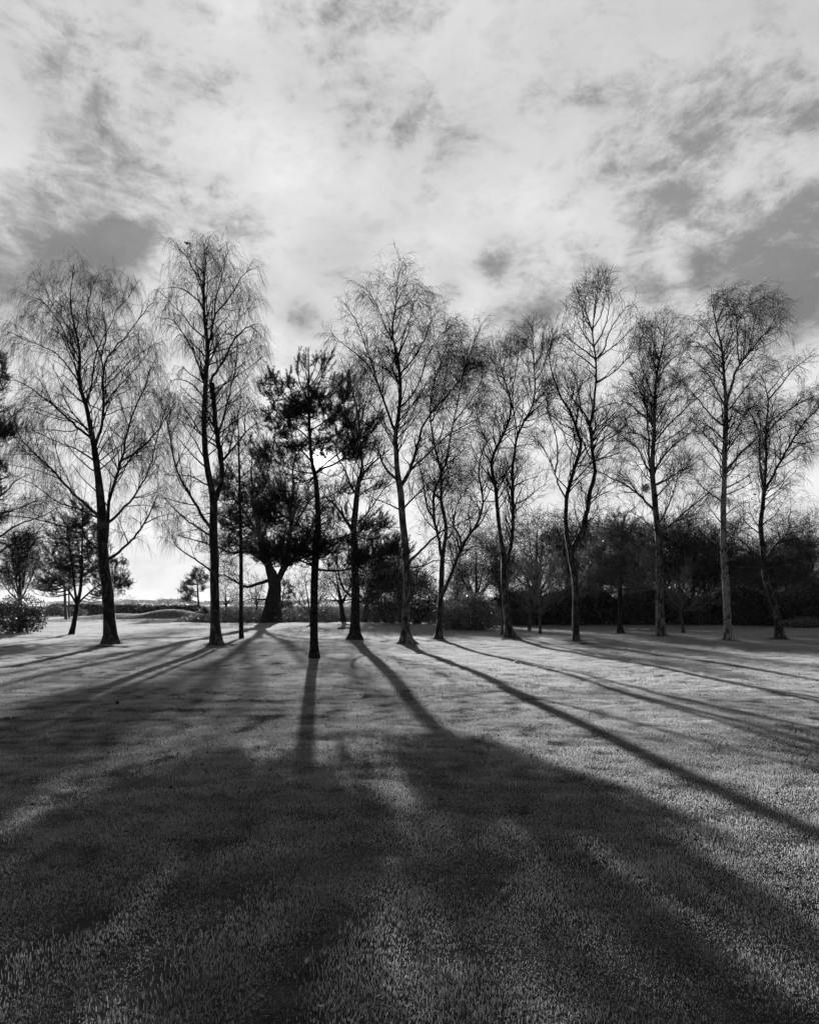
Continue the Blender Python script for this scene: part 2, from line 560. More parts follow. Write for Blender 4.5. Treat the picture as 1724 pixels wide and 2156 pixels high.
zone(0.8, 13, 0.66, [0, 1, 2], -60, 60)
zone(12.6, 34, 1.15, [3, 4, 5], -60, 60)
zone(33.5, 57, 2.2, [6, 7], -60, 60)
zone(56.5, 92, 2.3, [6, 7], -62, -14)
grass_me = mesh_np('lawn_grass', gp)
gpa = np.array(gp)
hs = 1 + .30 * np.sin(gpa[:, 0] * 1.7 + gpa[:, 1] * .6) * np.sin(gpa[:, 1] * 1.3) + .22 * np.sin(gpa[:, 0] * .53 - gpa[:, 1] * .8 + 1) + .12 * np.sin(gpa[:, 1] * 4.1)
as_ = grass_me.attributes.new('tall', 'FLOAT_VECTOR', 'POINT')
as_.data.foreach_set('vector', np.stack([np.ones(len(hs)), np.ones(len(hs)), np.clip(.4 + .6 * hs, .5, 1.45)], 1).astype(np.float32).ravel())
at_ = grass_me.attributes.new('pick', 'INT', 'POINT')
at_.data.foreach_set('value', np.array(gs, np.int32))
grass = obj('lawn_grass', grass_me, None)
tag(grass, 'short mown grass of the lawn in low sun', 'grass', kind='stuff')
ng = bpy.data.node_groups.new('lawn_grass', 'GeometryNodeTree')
ng.interface.new_socket('Geometry', in_out='INPUT', socket_type='NodeSocketGeometry')
ng.interface.new_socket('Geometry', in_out='OUTPUT', socket_type='NodeSocketGeometry')
nin = ng.nodes.new('NodeGroupInput'); nout = ng.nodes.new('NodeGroupOutput')
iop = ng.nodes.new('GeometryNodeInstanceOnPoints')
g2i = ng.nodes.new('GeometryNodeGeometryToInstance')
for to in reversed(TILES):          # a join node lists its links last first
    oi = ng.nodes.new('GeometryNodeObjectInfo'); oi.inputs['Object'].default_value = to
    ng.links.new(oi.outputs['Geometry'], g2i.inputs[0])
na = ng.nodes.new('GeometryNodeInputNamedAttribute'); na.data_type = 'INT'; na.inputs['Name'].default_value = 'pick'
rv = ng.nodes.new('FunctionNodeRandomValue'); rv.data_type = 'FLOAT_VECTOR'
rv.inputs[0].default_value = (0, 0, 0); rv.inputs[1].default_value = (0, 0, 6.283)
rs = ng.nodes.new('FunctionNodeRandomValue'); rs.data_type = 'FLOAT_VECTOR'
rs.inputs[0].default_value = (.95, .95, .85); rs.inputs[1].default_value = (1.08, 1.08, 1.15)
ng.links.new(nin.outputs[0], iop.inputs['Points'])
ng.links.new(g2i.outputs[0], iop.inputs['Instance'])
iop.inputs['Pick Instance'].default_value = True
ng.links.new(na.outputs[0], iop.inputs['Instance Index'])
ng.links.new(rv.outputs[0], iop.inputs['Rotation'])
nt_ = ng.nodes.new('GeometryNodeInputNamedAttribute'); nt_.data_type = 'FLOAT_VECTOR'; nt_.inputs['Name'].default_value = 'tall'
vmul = ng.nodes.new('ShaderNodeVectorMath'); vmul.operation = 'MULTIPLY'
ng.links.new(rs.outputs[0], vmul.inputs[0]); ng.links.new(nt_.outputs[0], vmul.inputs[1])
ng.links.new(vmul.outputs[0], iop.inputs['Scale'])
ng.links.new(iop.outputs[0], nout.inputs[0])
md = grass.modifiers.new('scatter', 'NODES'); md.node_group = ng



def blades(rng, x, y, H, w):
    """loose single blades that follow the ground"""
    n = len(x)
    g = Geo()
    z = gz(x, y)
    a = rng.uniform(0, 6.283, n); b = rng.uniform(0, 6.283, n)
    lean = np.abs(rng.normal(0, .6, n)) * H
    v = np.stack([np.stack([x - np.cos(b) * w / 2, y - np.sin(b) * w / 2, z - .02], 1), np.stack([x + np.cos(b) * w / 2, y + np.sin(b) * w / 2, z - .02], 1),
                  np.stack([x + np.cos(a) * lean, y + np.sin(a) * lean, z + H], 1)], 1)
    g.add(v.reshape(-1, 3), None, np.arange(3 * n).reshape(n, 3))
    return g


rng = np.random.default_rng(31)
n = 52000
x = rng.uniform(-45, -14, n); y = rng.uniform(63, 84, n)
o = obj('mound_grass', blades(rng, x, y, rng.uniform(.04, .09, n), .03).mesh('mound_grass'), 'grass')
tag(o, 'grass over the low mown mound at far left', 'grass', kind='stuff')
x, y, H = [], [], []
for (tx, ty) in TREE_BASES:
    n = 900
    r = .22 + np.abs(rng.normal(0, .28, n)); a = rng.uniform(0, 6.283, n)
    x.append(tx + r * np.cos(a)); y.append(ty + r * np.sin(a) * 1.1); H.append(rng.uniform(.04, .13, n) * np.clip(1.3 - r, .3, 1))
n = 5200                      # untidy margin along the foot of the right-hand hedge
s = rng.random(n)
x.append(6.0 + 28.5 * s); y.append(50.3 - 5.0 * s - np.abs(rng.normal(0, .35, n))); H.append(rng.uniform(.05, .32, n) * (.6 + .4 * np.sin(s * 60) * np.sin(s * 23)))
n = 3000                      # and along the bramble bank
x.append(rng.uniform(-26, 4, n)); y.append(57.6 - np.abs(rng.normal(0, .3, n))); H.append(rng.uniform(.04, .2, n))
x = np.concatenate(x); y = np.concatenate(y); H = np.concatenate(H)
o = obj('rough_grass', blades(rng, x, y, H, .010).mesh('rough_grass'), 'bramble')
tag(o, 'longer rough grass round trunk bases and along the hedge foot', 'grass', kind='stuff')
# ------------------------------------------------------------------ bare trees
STYLES = {
    #            L1: per metre, length, angle, up, droop   L2: count, length, droop   L3: count, length, droop, wiggle
    'weeping': dict(n1=4.7, l1=1.7, a1=.75, up1=.55, dr1=.35, n2=6.5, l2=.9, dr2=.8, n3=10, l3=.74, dr3=2.8, wig=.12, tw=.0033),
    'silver':  dict(n1=5.6, l1=1.6, a1=.75, up1=.6, dr1=.2, n2=7, l2=.85, dr2=.4, n3=10, l3=.56, dr3=1.2, wig=.13, tw=.0040),
    'upright': dict(n1=5.8, l1=1.95, a1=.70, up1=.7, dr1=.05, n2=7, l2=.85, dr2=.0, n3=10, l3=.48, dr3=.3, wig=.19, tw=.0040),
    'oak':     dict(n1=1.9, l1=3.0, a1=.95, up1=.4, dr1=.0, n2=9, l2=1.7, dr2=.0, n3=6.5, l3=.9, dr3=.0, wig=.42, tw=.012),
    'wood':    dict(n1=2.6, l1=2.2, a1=.65, up1=.7, dr1=.0, n2=9, l2=1.3, dr2=.0, n3=6, l3=.9, dr3=.0, wig=.24, tw=.0075),
    'sapling': dict(n1=5.5, l1=1.1, a1=.5, up1=.7, dr1=.0, n2=5, l2=.7, dr2=.0, n3=3.5, l3=.45, dr3=.0, wig=.12, tw=.0034),
    'sparse':  dict(n1=3.2, l1=1.4, a1=.75, up1=.5, dr1=.1, n2=5, l2=.8, dr2=.1, n3=4, l3=.5, dr3=.3, wig=.25, tw=.004),
}


def plen(b):
    return np.linalg.norm(np.diff(b, axis=1), axis=2).sum(1)


def trunk_mesh(pts, rad, sides, rng, base, lobes=0.10, flare=True):
    """one stem with an uneven outline and root flare"""
    K = len(pts)
    g = Geo()
    tan = np.gradient(pts, axis=0); tan = norm(tan)
    ref = np.array([0., 1., 0.])
    u = norm(np.cross(tan, ref)); w = np.cross(tan, u)
    a = np.arange(sides) / sides * 2 * np.pi
    ph = rng.uniform(0, 6.28, 4)
    z = pts[:, 2:3] - base[2]
    prof = 1 + lobes * .5 * np.sin(3 * a[None] + ph[0] + z * .8) + lobes * .4 * np.sin(5 * a[None] + ph[1] - z * 1.3) + rng.normal(0, .03, (K, sides))
    if flare:
        prof = prof + np.exp(-np.maximum(z, 0) / .24) * (.16 + .95 * np.maximum(0, np.sin(2.5 * a[None] + ph[2]) * np.sin(2.5 * a[None] + ph[3] + z)) ** 1.5)
    v = pts[:, None] + (rad[:, None] * prof)[..., None] * (np.cos(a)[None, :, None] * u[:, None] + np.sin(a)[None, :, None] * w[:, None])
    idx = np.arange(K * sides).reshape(K, sides); nx = np.roll(idx, -1, axis=1)
    q = np.stack([idx[:-1], nx[:-1], nx[1:], idx[1:]], -1).reshape(-1, 4)
    g.add(v.reshape(-1, 3), q)
    return g.mesh('trunk', base, smooth=True)


def bare_tree(name, label, Y, trunk, limbs, env, style, bark, seed, cat='tree', lobes=.10, group=None, twig='twig', dens=1.0, depth=.85, t_first=.35, sides=26):
    rng = np.random.default_rng(seed)
    st = dict(STYLES[style])
    mpp = Y / F
    t_px = []
    for key, pts in trunk:
        s, ox, oy = ZOOM[key]
        for (x, y, h) in pts:
            t_px.append((ox + x * s, oy + y * s, h))
    base = P(t_px[0][0], t_px[0][1], Y); base[2] = 0.0
    arr = [np.append(P(x, y, Y), h * mpp) for (x, y, h) in t_px]
    first = arr[0].copy(); first[2] = -0.15; first[3] *= 1.12
    arr = [first] + arr
    tp = smooth_poly(arr, 48)
    root = empty(name, tuple(base), label, cat, group)
    obj('trunk', trunk_mesh(tp[:, :3], tp[:, 3], sides, rng, base, lobes), bark, root)
    known = [(p[0] / p[1] * F + 862, HOR - (p[2] - CAM_H) / p[1] * F, 0.0) for p in tp]
    par_p, par_r, par_l = [], [], []
    k0 = int(48 * t_first)
    up = smooth_poly(tp[k0:], 16, 0)
    par_p.append(up[:, :3]); par_r.append(up[:, 3]); par_l.append(np.linalg.norm(up[0, :3] - up[-1, :3]))
    for li in limbs:
        key, w0, w1, pts = li[:4]
        s, ox, oy = ZOOM[key]
        q = [(ox + x * s, oy + y * s) for (x, y) in pts]
        kn = np.array(known)
        j = np.argmin((kn[:, 0] - q[0][0]) ** 2 + (kn[:, 1] - q[0][1]) ** 2)
        dy0 = kn[j, 2]
        q[0] = (kn[j, 0] * .7 + q[0][0] * .3, kn[j, 1] * .7 + q[0][1] * .3)
        ln = sum(math.hypot(q[i + 1][0] - q[i][0], q[i + 1][1] - q[i][1]) for i in range(len(q) - 1)) * mpp
        dy1 = dy0 + rng.choice([-1, 1]) * rng.uniform(.25, 1.0) * depth * ln * .55
        n = len(q)
        arr = []
        for i, (x, y) in enumerate(q):
            f = i / (n - 1)
            dy = dy0 + (dy1 - dy0) * f
            arr.append(np.append(P(x, y, Y + dy), (w0 + (w1 - w0) * f ** .8) * mpp))
        lp = smooth_poly(arr, 20)
        lp[1:-1, :3] += rng.normal(0, .010, (18, 3)) * min(1.5, ln / 3)
        for p in lp[2:]:
            known.append((p[0] / p[1] * F + 862, HOR - (p[2] - CAM_H) / p[1] * F, p[1] - Y))
        g = Geo(); tubes(g, lp[None, :, :3], lp[None, :, 3], 8)
        obj('limb', g.mesh('limb', base, smooth=True), bark, root)
        rp = smooth_poly(lp, 16, 0)
        par_p.append(rp[:, :3]); par_r.append(rp[:, 3]); par_l.append(ln)
    PP = np.stack(par_p); RR = np.stack(par_r); LL = np.array(par_l)
    E = None
    if env:
        E = [(P(cx_, cy_, Y), np.array([rx * mpp, max(rx, ry * .6) * mpp * 1.0, ry * mpp])) for (cx_, cy_, rx, ry) in env]
    if E:
        E += [(p[-1], np.full(3, 26 * mpp)) for p in par_p]
    g = Geo()
    sc = Y / 25.0 if style != 'oak' else 1.0
    cnt = np.maximum(2, (LL * st['n1'] * dens)).astype(int)
    l1 = lambda t, i: st['l1'] * (0.55 + 0.6 * (1 - t)) * np.clip(LL[i] / 4.0, .45, 1.15)
    b1, r1 = grow(rng, PP, RR, cnt, .16, .99, l1, (st['a1'], .2), 8, st['up1'], st['dr1'], st['wig'], .46, .0085 * sc, .028, .36, .85)
    b1, r1 = fit(b1, r1, E); tubes(g, b1, r1, 4)
    # the limbs' own tips carry on as branches
    b1e, r1e = grow(rng, PP, RR, 2 if style == 'weeping' else 1, .86, .999, st['l1'] * .75, (.3, .2), 8, st['up1'] * .5, st['dr1'] * 1.5, st['wig'], .9, .004 * sc, .02, .3)
    b1e, r1e = fit(b1e, r1e, E); tubes(g, b1e, r1e, 3)
    b1 = np.concatenate([b1, b1e]); r1 = np.concatenate([r1, r1e])
    b2, r2 = grow(rng, b1, r1, rng.poisson(st['n2'] * np.clip(plen(b1) / (st['l1'] * .75), .2, 1.3)), .15, 1.0, st['l2'], (.65, .25), 5, .25, st['dr2'], st['wig'] * 1.3, .65, .0056 * sc, .010, .5, .8)
    b2, r2 = fit(b2, r2, E); ribbons(g, b2, r2, rng)
    b3, r3 = grow(rng, b2, r2, rng.poisson(st['n3'] * np.clip(plen(b2) / st['l2'], .2, 1.3)), .15, 1.0, st['l3'], (.6, .3), 3, .1, st['dr3'], st['wig'] * 1.1, 0, st['tw'] * sc, 1, .5, .8)
    r3[:] = st['tw'] * sc * np.linspace(1, .6, 3)[None]
    ribbons(g, b3, r3, rng)
    obj('crown', g.mesh('crown', base), twig, root)
    return root


bare_tree('birch_tree', 'tall many-limbed weeping birch at far left, rugged base, small pine behind it', 23.9,
  [('', [(235, 1362, 18), (233, 1345, 13.5), (230, 1300, 11.5), (226, 1240, 11), (218, 1180, 10.5), (215, 1100, 9.5)]),
   ('a', [(645, 1724, 8.5), (620, 1500, 7), (600, 1350, 6.2), (590, 1290, 5.5), (560, 1130, 4.5), (545, 1050, 4), (510, 960, 3.8), (495, 870, 3.3), (508, 780, 2.8), (495, 640, 2.2), (470, 560, 1.8), (440, 400, 1.3), (450, 280, .9), (470, 190, .5)])],
  [('a', 3.6, .7, [(622, 1300), (625, 1240), (650, 1150), (655, 1050), (650, 950), (655, 830), (680, 760), (720, 690), (790, 620), (880, 500), (940, 420)]),
   ('a', 1.8, .5, [(655, 830), (620, 690), (560, 560), (540, 450), (580, 340), (560, 260)]),
   ('a', 1.6, .5, [(640, 740), (680, 600), (650, 480), (640, 380), (690, 320)]),
   ('a', 2.2, .5, [(545, 1050), (570, 950), (590, 850), (600, 760), (640, 640), (700, 560), (720, 450), (820, 380), (830, 290)]),
   ('h', 5, 1, [(735, 1480), (765, 1400), (770, 1330), (765, 1250), (775, 1120), (830, 980), (850, 880), (880, 760), (900, 650), (930, 550), (965, 440), (1040, 330), (1070, 180)]),
   ('a', 2.4, .6, [(762, 1424), (900, 1320), (1000, 1210), (1060, 1110), (1110, 1030)]),
   ('', 3, .7, [(233, 1104), (263, 1070), (290, 1036), (317, 985), (333, 910), (348, 860)]),
   ('e', 3.2, .8, [(695, 450), (780, 350), (860, 270), (910, 200), (950, 110), (980, 60)]),
   ('e', 1.4, .5, [(910, 200), (1000, 150), (1090, 130)]),
   ('h', 3.6, .6, [(705, 1250), (610, 1160), (500, 1070), (410, 960), (340, 890), (270, 820), (190, 740), (130, 690), (70, 640)]),
   ('h', 3, .5, [(640, 700), (520, 590), (420, 490), (340, 420), (240, 350), (170, 300), (100, 280)]),
   ('h', 1.8, .5, [(630, 640), (500, 540), (410, 470), (330, 400)]),
   ('h', 2, .4, [(660, 840), (560, 770), (470, 740), (370, 700), (240, 640), (180, 600)]),
   ('a', 2, .4, [(490, 900), (440, 820), (370, 730), (280, 680), (160, 640), (90, 600)]),
   ('a', 1.8, .4, [(495, 800), (430, 680), (400, 560), (330, 460), (260, 380), (220, 370)]),
   ('a', 1.5, .4, [(480, 760), (450, 620), (420, 530), (330, 420), (300, 330)]),
   ('a', 1.8, .4, [(655, 1080), (720, 960), (800, 880), (880, 790), (960, 700)]),
   ('a', 1.5, .4, [(652, 950), (740, 860), (830, 760), (930, 690), (1010, 650)]),
   ('h', 2.2, .5, [(705, 1260), (600, 1210), (420, 1150), (330, 1090), (230, 1010), (120, 960)]),
   ('h', 2.4, .5, [(712, 1500), (560, 1360), (440, 1310), (280, 1270), (130, 1240), (20, 1245)]),
   ('h', 1.6, .4, [(735, 900), (790, 850), (860, 760), (900, 690)])],
  [(175, 770, 150, 215), (190, 980, 190, 190), (250, 1120, 110, 130), (110, 900, 105, 150), (290, 900, 85, 170)], 'weeping', 'birch', 1)

bare_tree('birch_tree', 'tallest birch, second from left, two stems, crown touching the top', 23.9,
  [('', [(456, 1362, 16), (455, 1345, 11.2), (453, 1300, 9.5)]),
   ('i', [(490, 1850, 9.2), (480, 1600, 8.8), (485, 1400, 8.6), (470, 1200, 8.2), (480, 950, 8), (470, 820, 7), (425, 640, 6), (395, 400, 5.6), (390, 150, 5.2), (400, 0, 5)]),
   ('a', [(1300, 850, 4.6), (1315, 700, 4.2), (1297, 560, 3.4), (1285, 420, 2.8), (1285, 300, 2), (1300, 150, 1.2), (1310, 40, .6)])],
  [('i', 5.4, 4.4, [(490, 900), (545, 740), (545, 560), (520, 400), (490, 250), (480, 50), (478, -40), (465, -130)]),
   ('a', 3.6, .6, [(1340, 940), (1325, 900), (1360, 850), (1430, 740), (1470, 640), (1540, 570), (1600, 550), (1650, 620)]),
   ('a', 3, .5, [(1318, 700), (1338, 580), (1350, 485), (1410, 420), (1480, 330), (1530, 230), (1600, 180)]),
   ('a', 1.8, .5, [(1285, 420), (1280, 330), (1240, 230), (1180, 110), (1130, 60)]),
   ('a', 1.8, .5, [(1350, 480), (1360, 380), (1390, 280), (1420, 160), (1430, 60)]),
   ('a', 1.7, .4, [(1278, 430), (1200, 340), (1120, 300), (1060, 310)]),
   ('a', 2.2, .5, [(1300, 920), (1240, 760), (1200, 660), (1130, 560), (1080, 500), (1040, 505)]),
   ('a', 1.8, .5, [(1300, 1010), (1250, 950), (1190, 900), (1120, 880), (1080, 900)]),
   ('a', 2.2, .5, [(1385, 1230), (1420, 1100), (1450, 980), (1480, 850), (1500, 720), (1495, 560), (1520, 440)]),
   ('a', 1.6, .4, [(1340, 1000), (1400, 930), (1520, 850), (1620, 780), (1660, 740)]),
   ('a', 1.6, .4, [(1300, 620), (1210, 560), (1160, 480), (1090, 420), (1040, 360)]),
   ('i', 3.6, .8, [(445, 1170), (380, 1040), (330, 950), (270, 840), (200, 740), (150, 620), (110, 480), (100, 350), (75, 230), (100, 100)]),
   ('i', 1.8, .5, [(410, 605), (290, 500), (210, 400), (130, 310)]),
   ('i', 1.8, .4, [(455, 800), (330, 710), (270, 680), (170, 680), (30, 670)]),
   ('i', 2.2, .5, [(445, 1190), (250, 1080), (150, 990), (60, 890), (0, 830)]),
   ('i', 2.5, .6, [(445, 1550), (400, 1470), (300, 1400), (180, 1330), (120, 1250), (110, 1180)]),
   ('i', 2, .5, [(510, 1390), (560, 1340), (610, 1280), (680, 1200)]),
   ('i', 3, .8, [(550, 570), (620, 470), (690, 390), (760, 290), (850, 220)]),
   ('i', 1.8, .5, [(610, 480), (640, 330), (690, 130), (720, 20)]),
   ('i', 1.6, .5, [(740, 290), (740, 180), (800, 60)]),
   ('i', 2.2, .6, [(515, 310), (560, 200), (590, 80), (615, -30)])],
  [(448, 640, 108, 135), (450, 820, 108, 140), (415, 1000, 90, 150), (385, 1130, 50, 80), (500, 950, 60, 130), (500, 760, 62, 110)], 'weeping', 'birch', 2)

bare_tree('broadleaf_tree', 'bare stout-trunked tree just right of the central pine, glowing near the sun', 27.8,
  [('f', [(710, 932, 15), (714, 880, 10), (712, 700, 9), (714, 560, 8), (702, 350, 7), (700, 200, 6.4), (714, 100, 6)]),
   ('j', [(925, 1450, 5.5), (940, 1320, 4.6), (960, 1230, 3.4), (985, 1100, 2.6), (960, 900, 2), (950, 700, 1.4), (960, 500, 1), (930, 400, .6)])],
  [('j', 2.6, .7, [(925, 1390), (890, 1320), (860, 1240), (820, 1140), (760, 1050), (730, 900)]),
   ('j', 3, .8, [(945, 1280), (1000, 1170), (1080, 1090), (1170, 1020), (1220, 980)]),
   ('j', 4, 1.2, [(905, 1690), (800, 1540), (720, 1440), (640, 1390)]),
   ('j', 2.2, .7, [(900, 1680), (1000, 1570), (1100, 1430), (1200, 1280)]),
   ('j', 1.6, .4, [(955, 780), (1000, 600), (1050, 450), (1080, 330)]),
   ('j', 1.6, .4, [(950, 700), (900, 520), (860, 350), (800, 200)]),
   ('j', 1.6, .4, [(970, 950), (1040, 820), (1110, 700), (1150, 560)]),
   ('j', 1.6, .4, [(965, 900), (870, 760), (820, 600), (790, 420)]),
   ('f', 2.6, .7, [(700, 660), (640, 620), (610, 540), (590, 440), (600, 340)]),
   ('f', 2.2, .6, [(722, 700), (790, 660), (830, 600), (860, 540), (880, 440)])],
  [(765, 880, 75, 140), (770, 1030, 75, 90), (745, 1180, 75, 90)], 'upright', 'oakbark', 3, dens=.8)

bare_tree('birch_tree', 'broad birch right of the sun, forked low with a wide domed crown', 25.4,
  [('k', [(482, 2155, 16.5), (476, 2080, 10.5), (470, 2000, 9), (480, 1800, 8.2), (490, 1500, 7.5), (480, 1250, 7.5), (478, 1100, 7.2), (465, 950, 7), (442, 800, 6.8), (430, 650, 6.8), (422, 450, 6.8), (408, 370, 7), (390, 280, 5.8), (372, 150, 5.2), (370, 0, 5)]),
   ('b', [(960, 1250, 4.5), (985, 1130, 4), (1000, 950, 3.5), (990, 830, 3.2), (980, 740, 2.8), (950, 640, 2.4), (940, 570, 2), (965, 450, 1.4), (975, 320, .9), (985, 200, .5)])],
  [('k', 4.6, 2.6, [(425, 380), (470, 270), (520, 180), (550, 80), (580, 0), (600, -90), (640, -200)]),
   ('b', 2.6, .7, [(1110, 1250), (1130, 1190), (1180, 1110), (1260, 1020), (1330, 940), (1400, 860), (1430, 760)]),
   ('b', 2.2, .6, [(1060, 1460), (1180, 1350), (1300, 1230), (1430, 1170), (1560, 1080)]),
   ('k', 3.6, 1, [(385, 310), (300, 220), (240, 150), (190, 40), (150, -120), (90, -260)]),
   ('b', 3.2, .5, [(958, 1225), (930, 1150), (900, 1060), (860, 940), (830, 830), (780, 680), (740, 580), (700, 490), (640, 400)]),
   ('b', 2, .5, [(850, 920), (800, 800), (710, 720), (620, 650), (560, 600)]),
   ('b', 2, .4, [(1000, 1060), (1080, 980), (1120, 900), (1150, 800), (1180, 700), (1240, 610), (1330, 540)]),
   ('b', 1.8, .4, [(995, 850), (1080, 760), (1150, 640), (1190, 520), (1230, 420)]),
   ('b', 1.6, .4, [(955, 650), (900, 560), (860, 440), (800, 330)]),
   ('b', 1.4, .4, [(970, 450), (1050, 400), (1100, 330)]),
   ('b', 1.5, .4, [(985, 760), (1010, 620), (1060, 500), (1080, 400)]),
   ('b', 1.5, .4, [(960, 1200), (1060, 1150), (1110, 1000), (1180, 880), (1290, 760)]),
   ('k', 2.2, .5, [(445, 600), (540, 510), (640, 410), (700, 340), (780, 300), (870, 290)]),
   ('k', 3.4, .7, [(480, 1240), (560, 1170), (640, 1090), (740, 990), (830, 910), (900, 850), (1000, 820), (1160, 740), (1240, 700)]),
   ('k', 2, .5, [(490, 1320), (680, 1260), (800, 1200), (880, 1195), (1000, 1200)]),
   ('k', 1.8, .5, [(410, 620), (280, 560), (160, 510), (60, 470)])],
  [(840, 720, 120, 160), (820, 880, 130, 140), (930, 820, 105, 150), (870, 1020, 110, 120), (770, 800, 80, 150)], 'silver', 'birch_mid', 4)

bare_tree('birch_tree', 'slim twisting birch with a long stem leaning right, beside the evergreen bush', 28.5,
  [('k', [(842, 2105, 11.5), (848, 2050, 7.2), (852, 1950, 6.2), (865, 1700, 5.6), (885, 1450, 5.4), (887, 1250, 5.2), (895, 1150, 4.6), (910, 1050, 4), (935, 900, 3.8), (930, 780, 3.5), (900, 640, 3.3), (870, 520, 3.1), (880, 400, 2.9), (880, 250, 2.7), (865, 120, 2.5), (820, -20, 2.2)]),
   ('b', [(1200, 1250, 1.8), (1180, 1100, 1.5), (1200, 930, 1.2), (1250, 780, .9), (1300, 640, .5)])],
  [('k', 3.6, 2, [(888, 1180), (868, 1110), (860, 1000), (830, 880), (800, 760), (790, 600), (790, 480), (820, 350), (860, 250), (930, 100), (960, 0)]),
   ('b', 1.9, .6, [(1268, 1440), (1300, 1330), (1310, 1250), (1340, 1120), (1380, 900), (1420, 760), (1480, 600), (1510, 540)]),
   ('k', 2.5, .7, [(790, 710), (740, 650), (700, 540), (690, 400), (660, 260), (640, 160), (600, 40)]),
   ('k', 2, .5, [(935, 980), (1000, 900), (1020, 800), (1030, 650), (1060, 560), (1130, 460), (1200, 330), (1280, 250)]),
   ('k', 4, 1, [(885, 1650), (940, 1480), (990, 1360), (1040, 1230), (1100, 1080), (1160, 970), (1240, 860), (1310, 740), (1350, 580), (1350, 480), (1320, 350), (1310, 200), (1310, 100), (1350, -60), (1420, -180)]),
   ('k', 2.4, .7, [(1118, 1050), (1090, 920), (1040, 840), (1000, 760), (960, 690), (950, 560)]),
   ('k', 1.6, .4, [(1350, 560), (1400, 480), (1440, 380), (1480, 280)]),
   ('k', 1.6, .4, [(800, 860), (740, 790), (680, 700), (620, 600), (570, 450)]),
   ('b', 1.4, .4, [(1190, 1150), (1280, 1010), (1370, 880), (1450, 780)]),
   ('b', 1.4, .4, [(1320, 1180), (1420, 1050), (1490, 950), (1530, 850)])],
  [(960, 800, 75, 135), (950, 960, 85, 120), (960, 1090, 90, 80), (1010, 940, 55, 110)], 'silver', 'birch', 5)

bare_tree('birch_tree', 'leaning birch splitting into two thin stems above the small saplings', 28.9,
  [('k', [(1672, 2125, 13), (1660, 2050, 8.4), (1640, 1950, 7.6), (1612, 1700, 7), (1590, 1450, 6.6), (1590, 1300, 6.4), (1590, 1180, 5.4), (1570, 1050, 4.6), (1550, 900, 4.2), (1530, 750, 4), (1510, 550, 3.8), (1500, 400, 3.6), (1465, 250, 3.2)]),
   ('c', [(165, 1780, 3), (190, 1680, 2.8), (260, 1550, 2.6), (310, 1430, 2.4), (330, 1310, 2), (300, 1200, 1.6), (260, 1080, 1.1), (230, 950, .6)])],
  [('k', 4.4, 3, [(1600, 1210), (1650, 1120), (1682, 1000), (1690, 800), (1695, 600), (1690, 400), (1690, 250)]),
   ('c', 3.2, .6, [(332, 1850), (330, 1800), (360, 1650), (380, 1540), (430, 1430), (490, 1330), (510, 1200), (515, 1080), (500, 960), (490, 800), (500, 680)]),
   ('c', 1.6, .5, [(375, 1560), (350, 1420), (330, 1280), (340, 1150), (370, 1000), (380, 880)]),
   ('c', 1.5, .4, [(440, 1420), (560, 1300), (650, 1230)]),
   ('c', 1.4, .4, [(340, 1960), (440, 1900), (540, 1880)]),
   ('c', 1.6, .4, [(338, 2100), (440, 2060), (540, 1970), (600, 1940)]),
   ('c', 1.6, .4, [(205, 2060), (280, 1960), (320, 1900), (400, 1780)]),
   ('c', 1.5, .4, [(510, 1120), (560, 1060), (600, 950), (620, 830)]),
   ('c', 1.4, .4, [(300, 1210), (220, 1120), (190, 980), (200, 880)]),
   ('c', 1.4, .4, [(180, 1720), (110, 1560), (60, 1420), (40, 1300)]),
   ('c', 1.4, .4, [(510, 1000), (580, 900), (560, 780), (590, 700)]),
   ('', 1.4, .4, [(1066, 1245), (1087, 1233), (1110, 1226), (1136, 1215)])],
  [(1085, 800, 95, 115), (1075, 930, 95, 110), (1090, 1030, 80, 100)], 'upright', 'birch', 6)

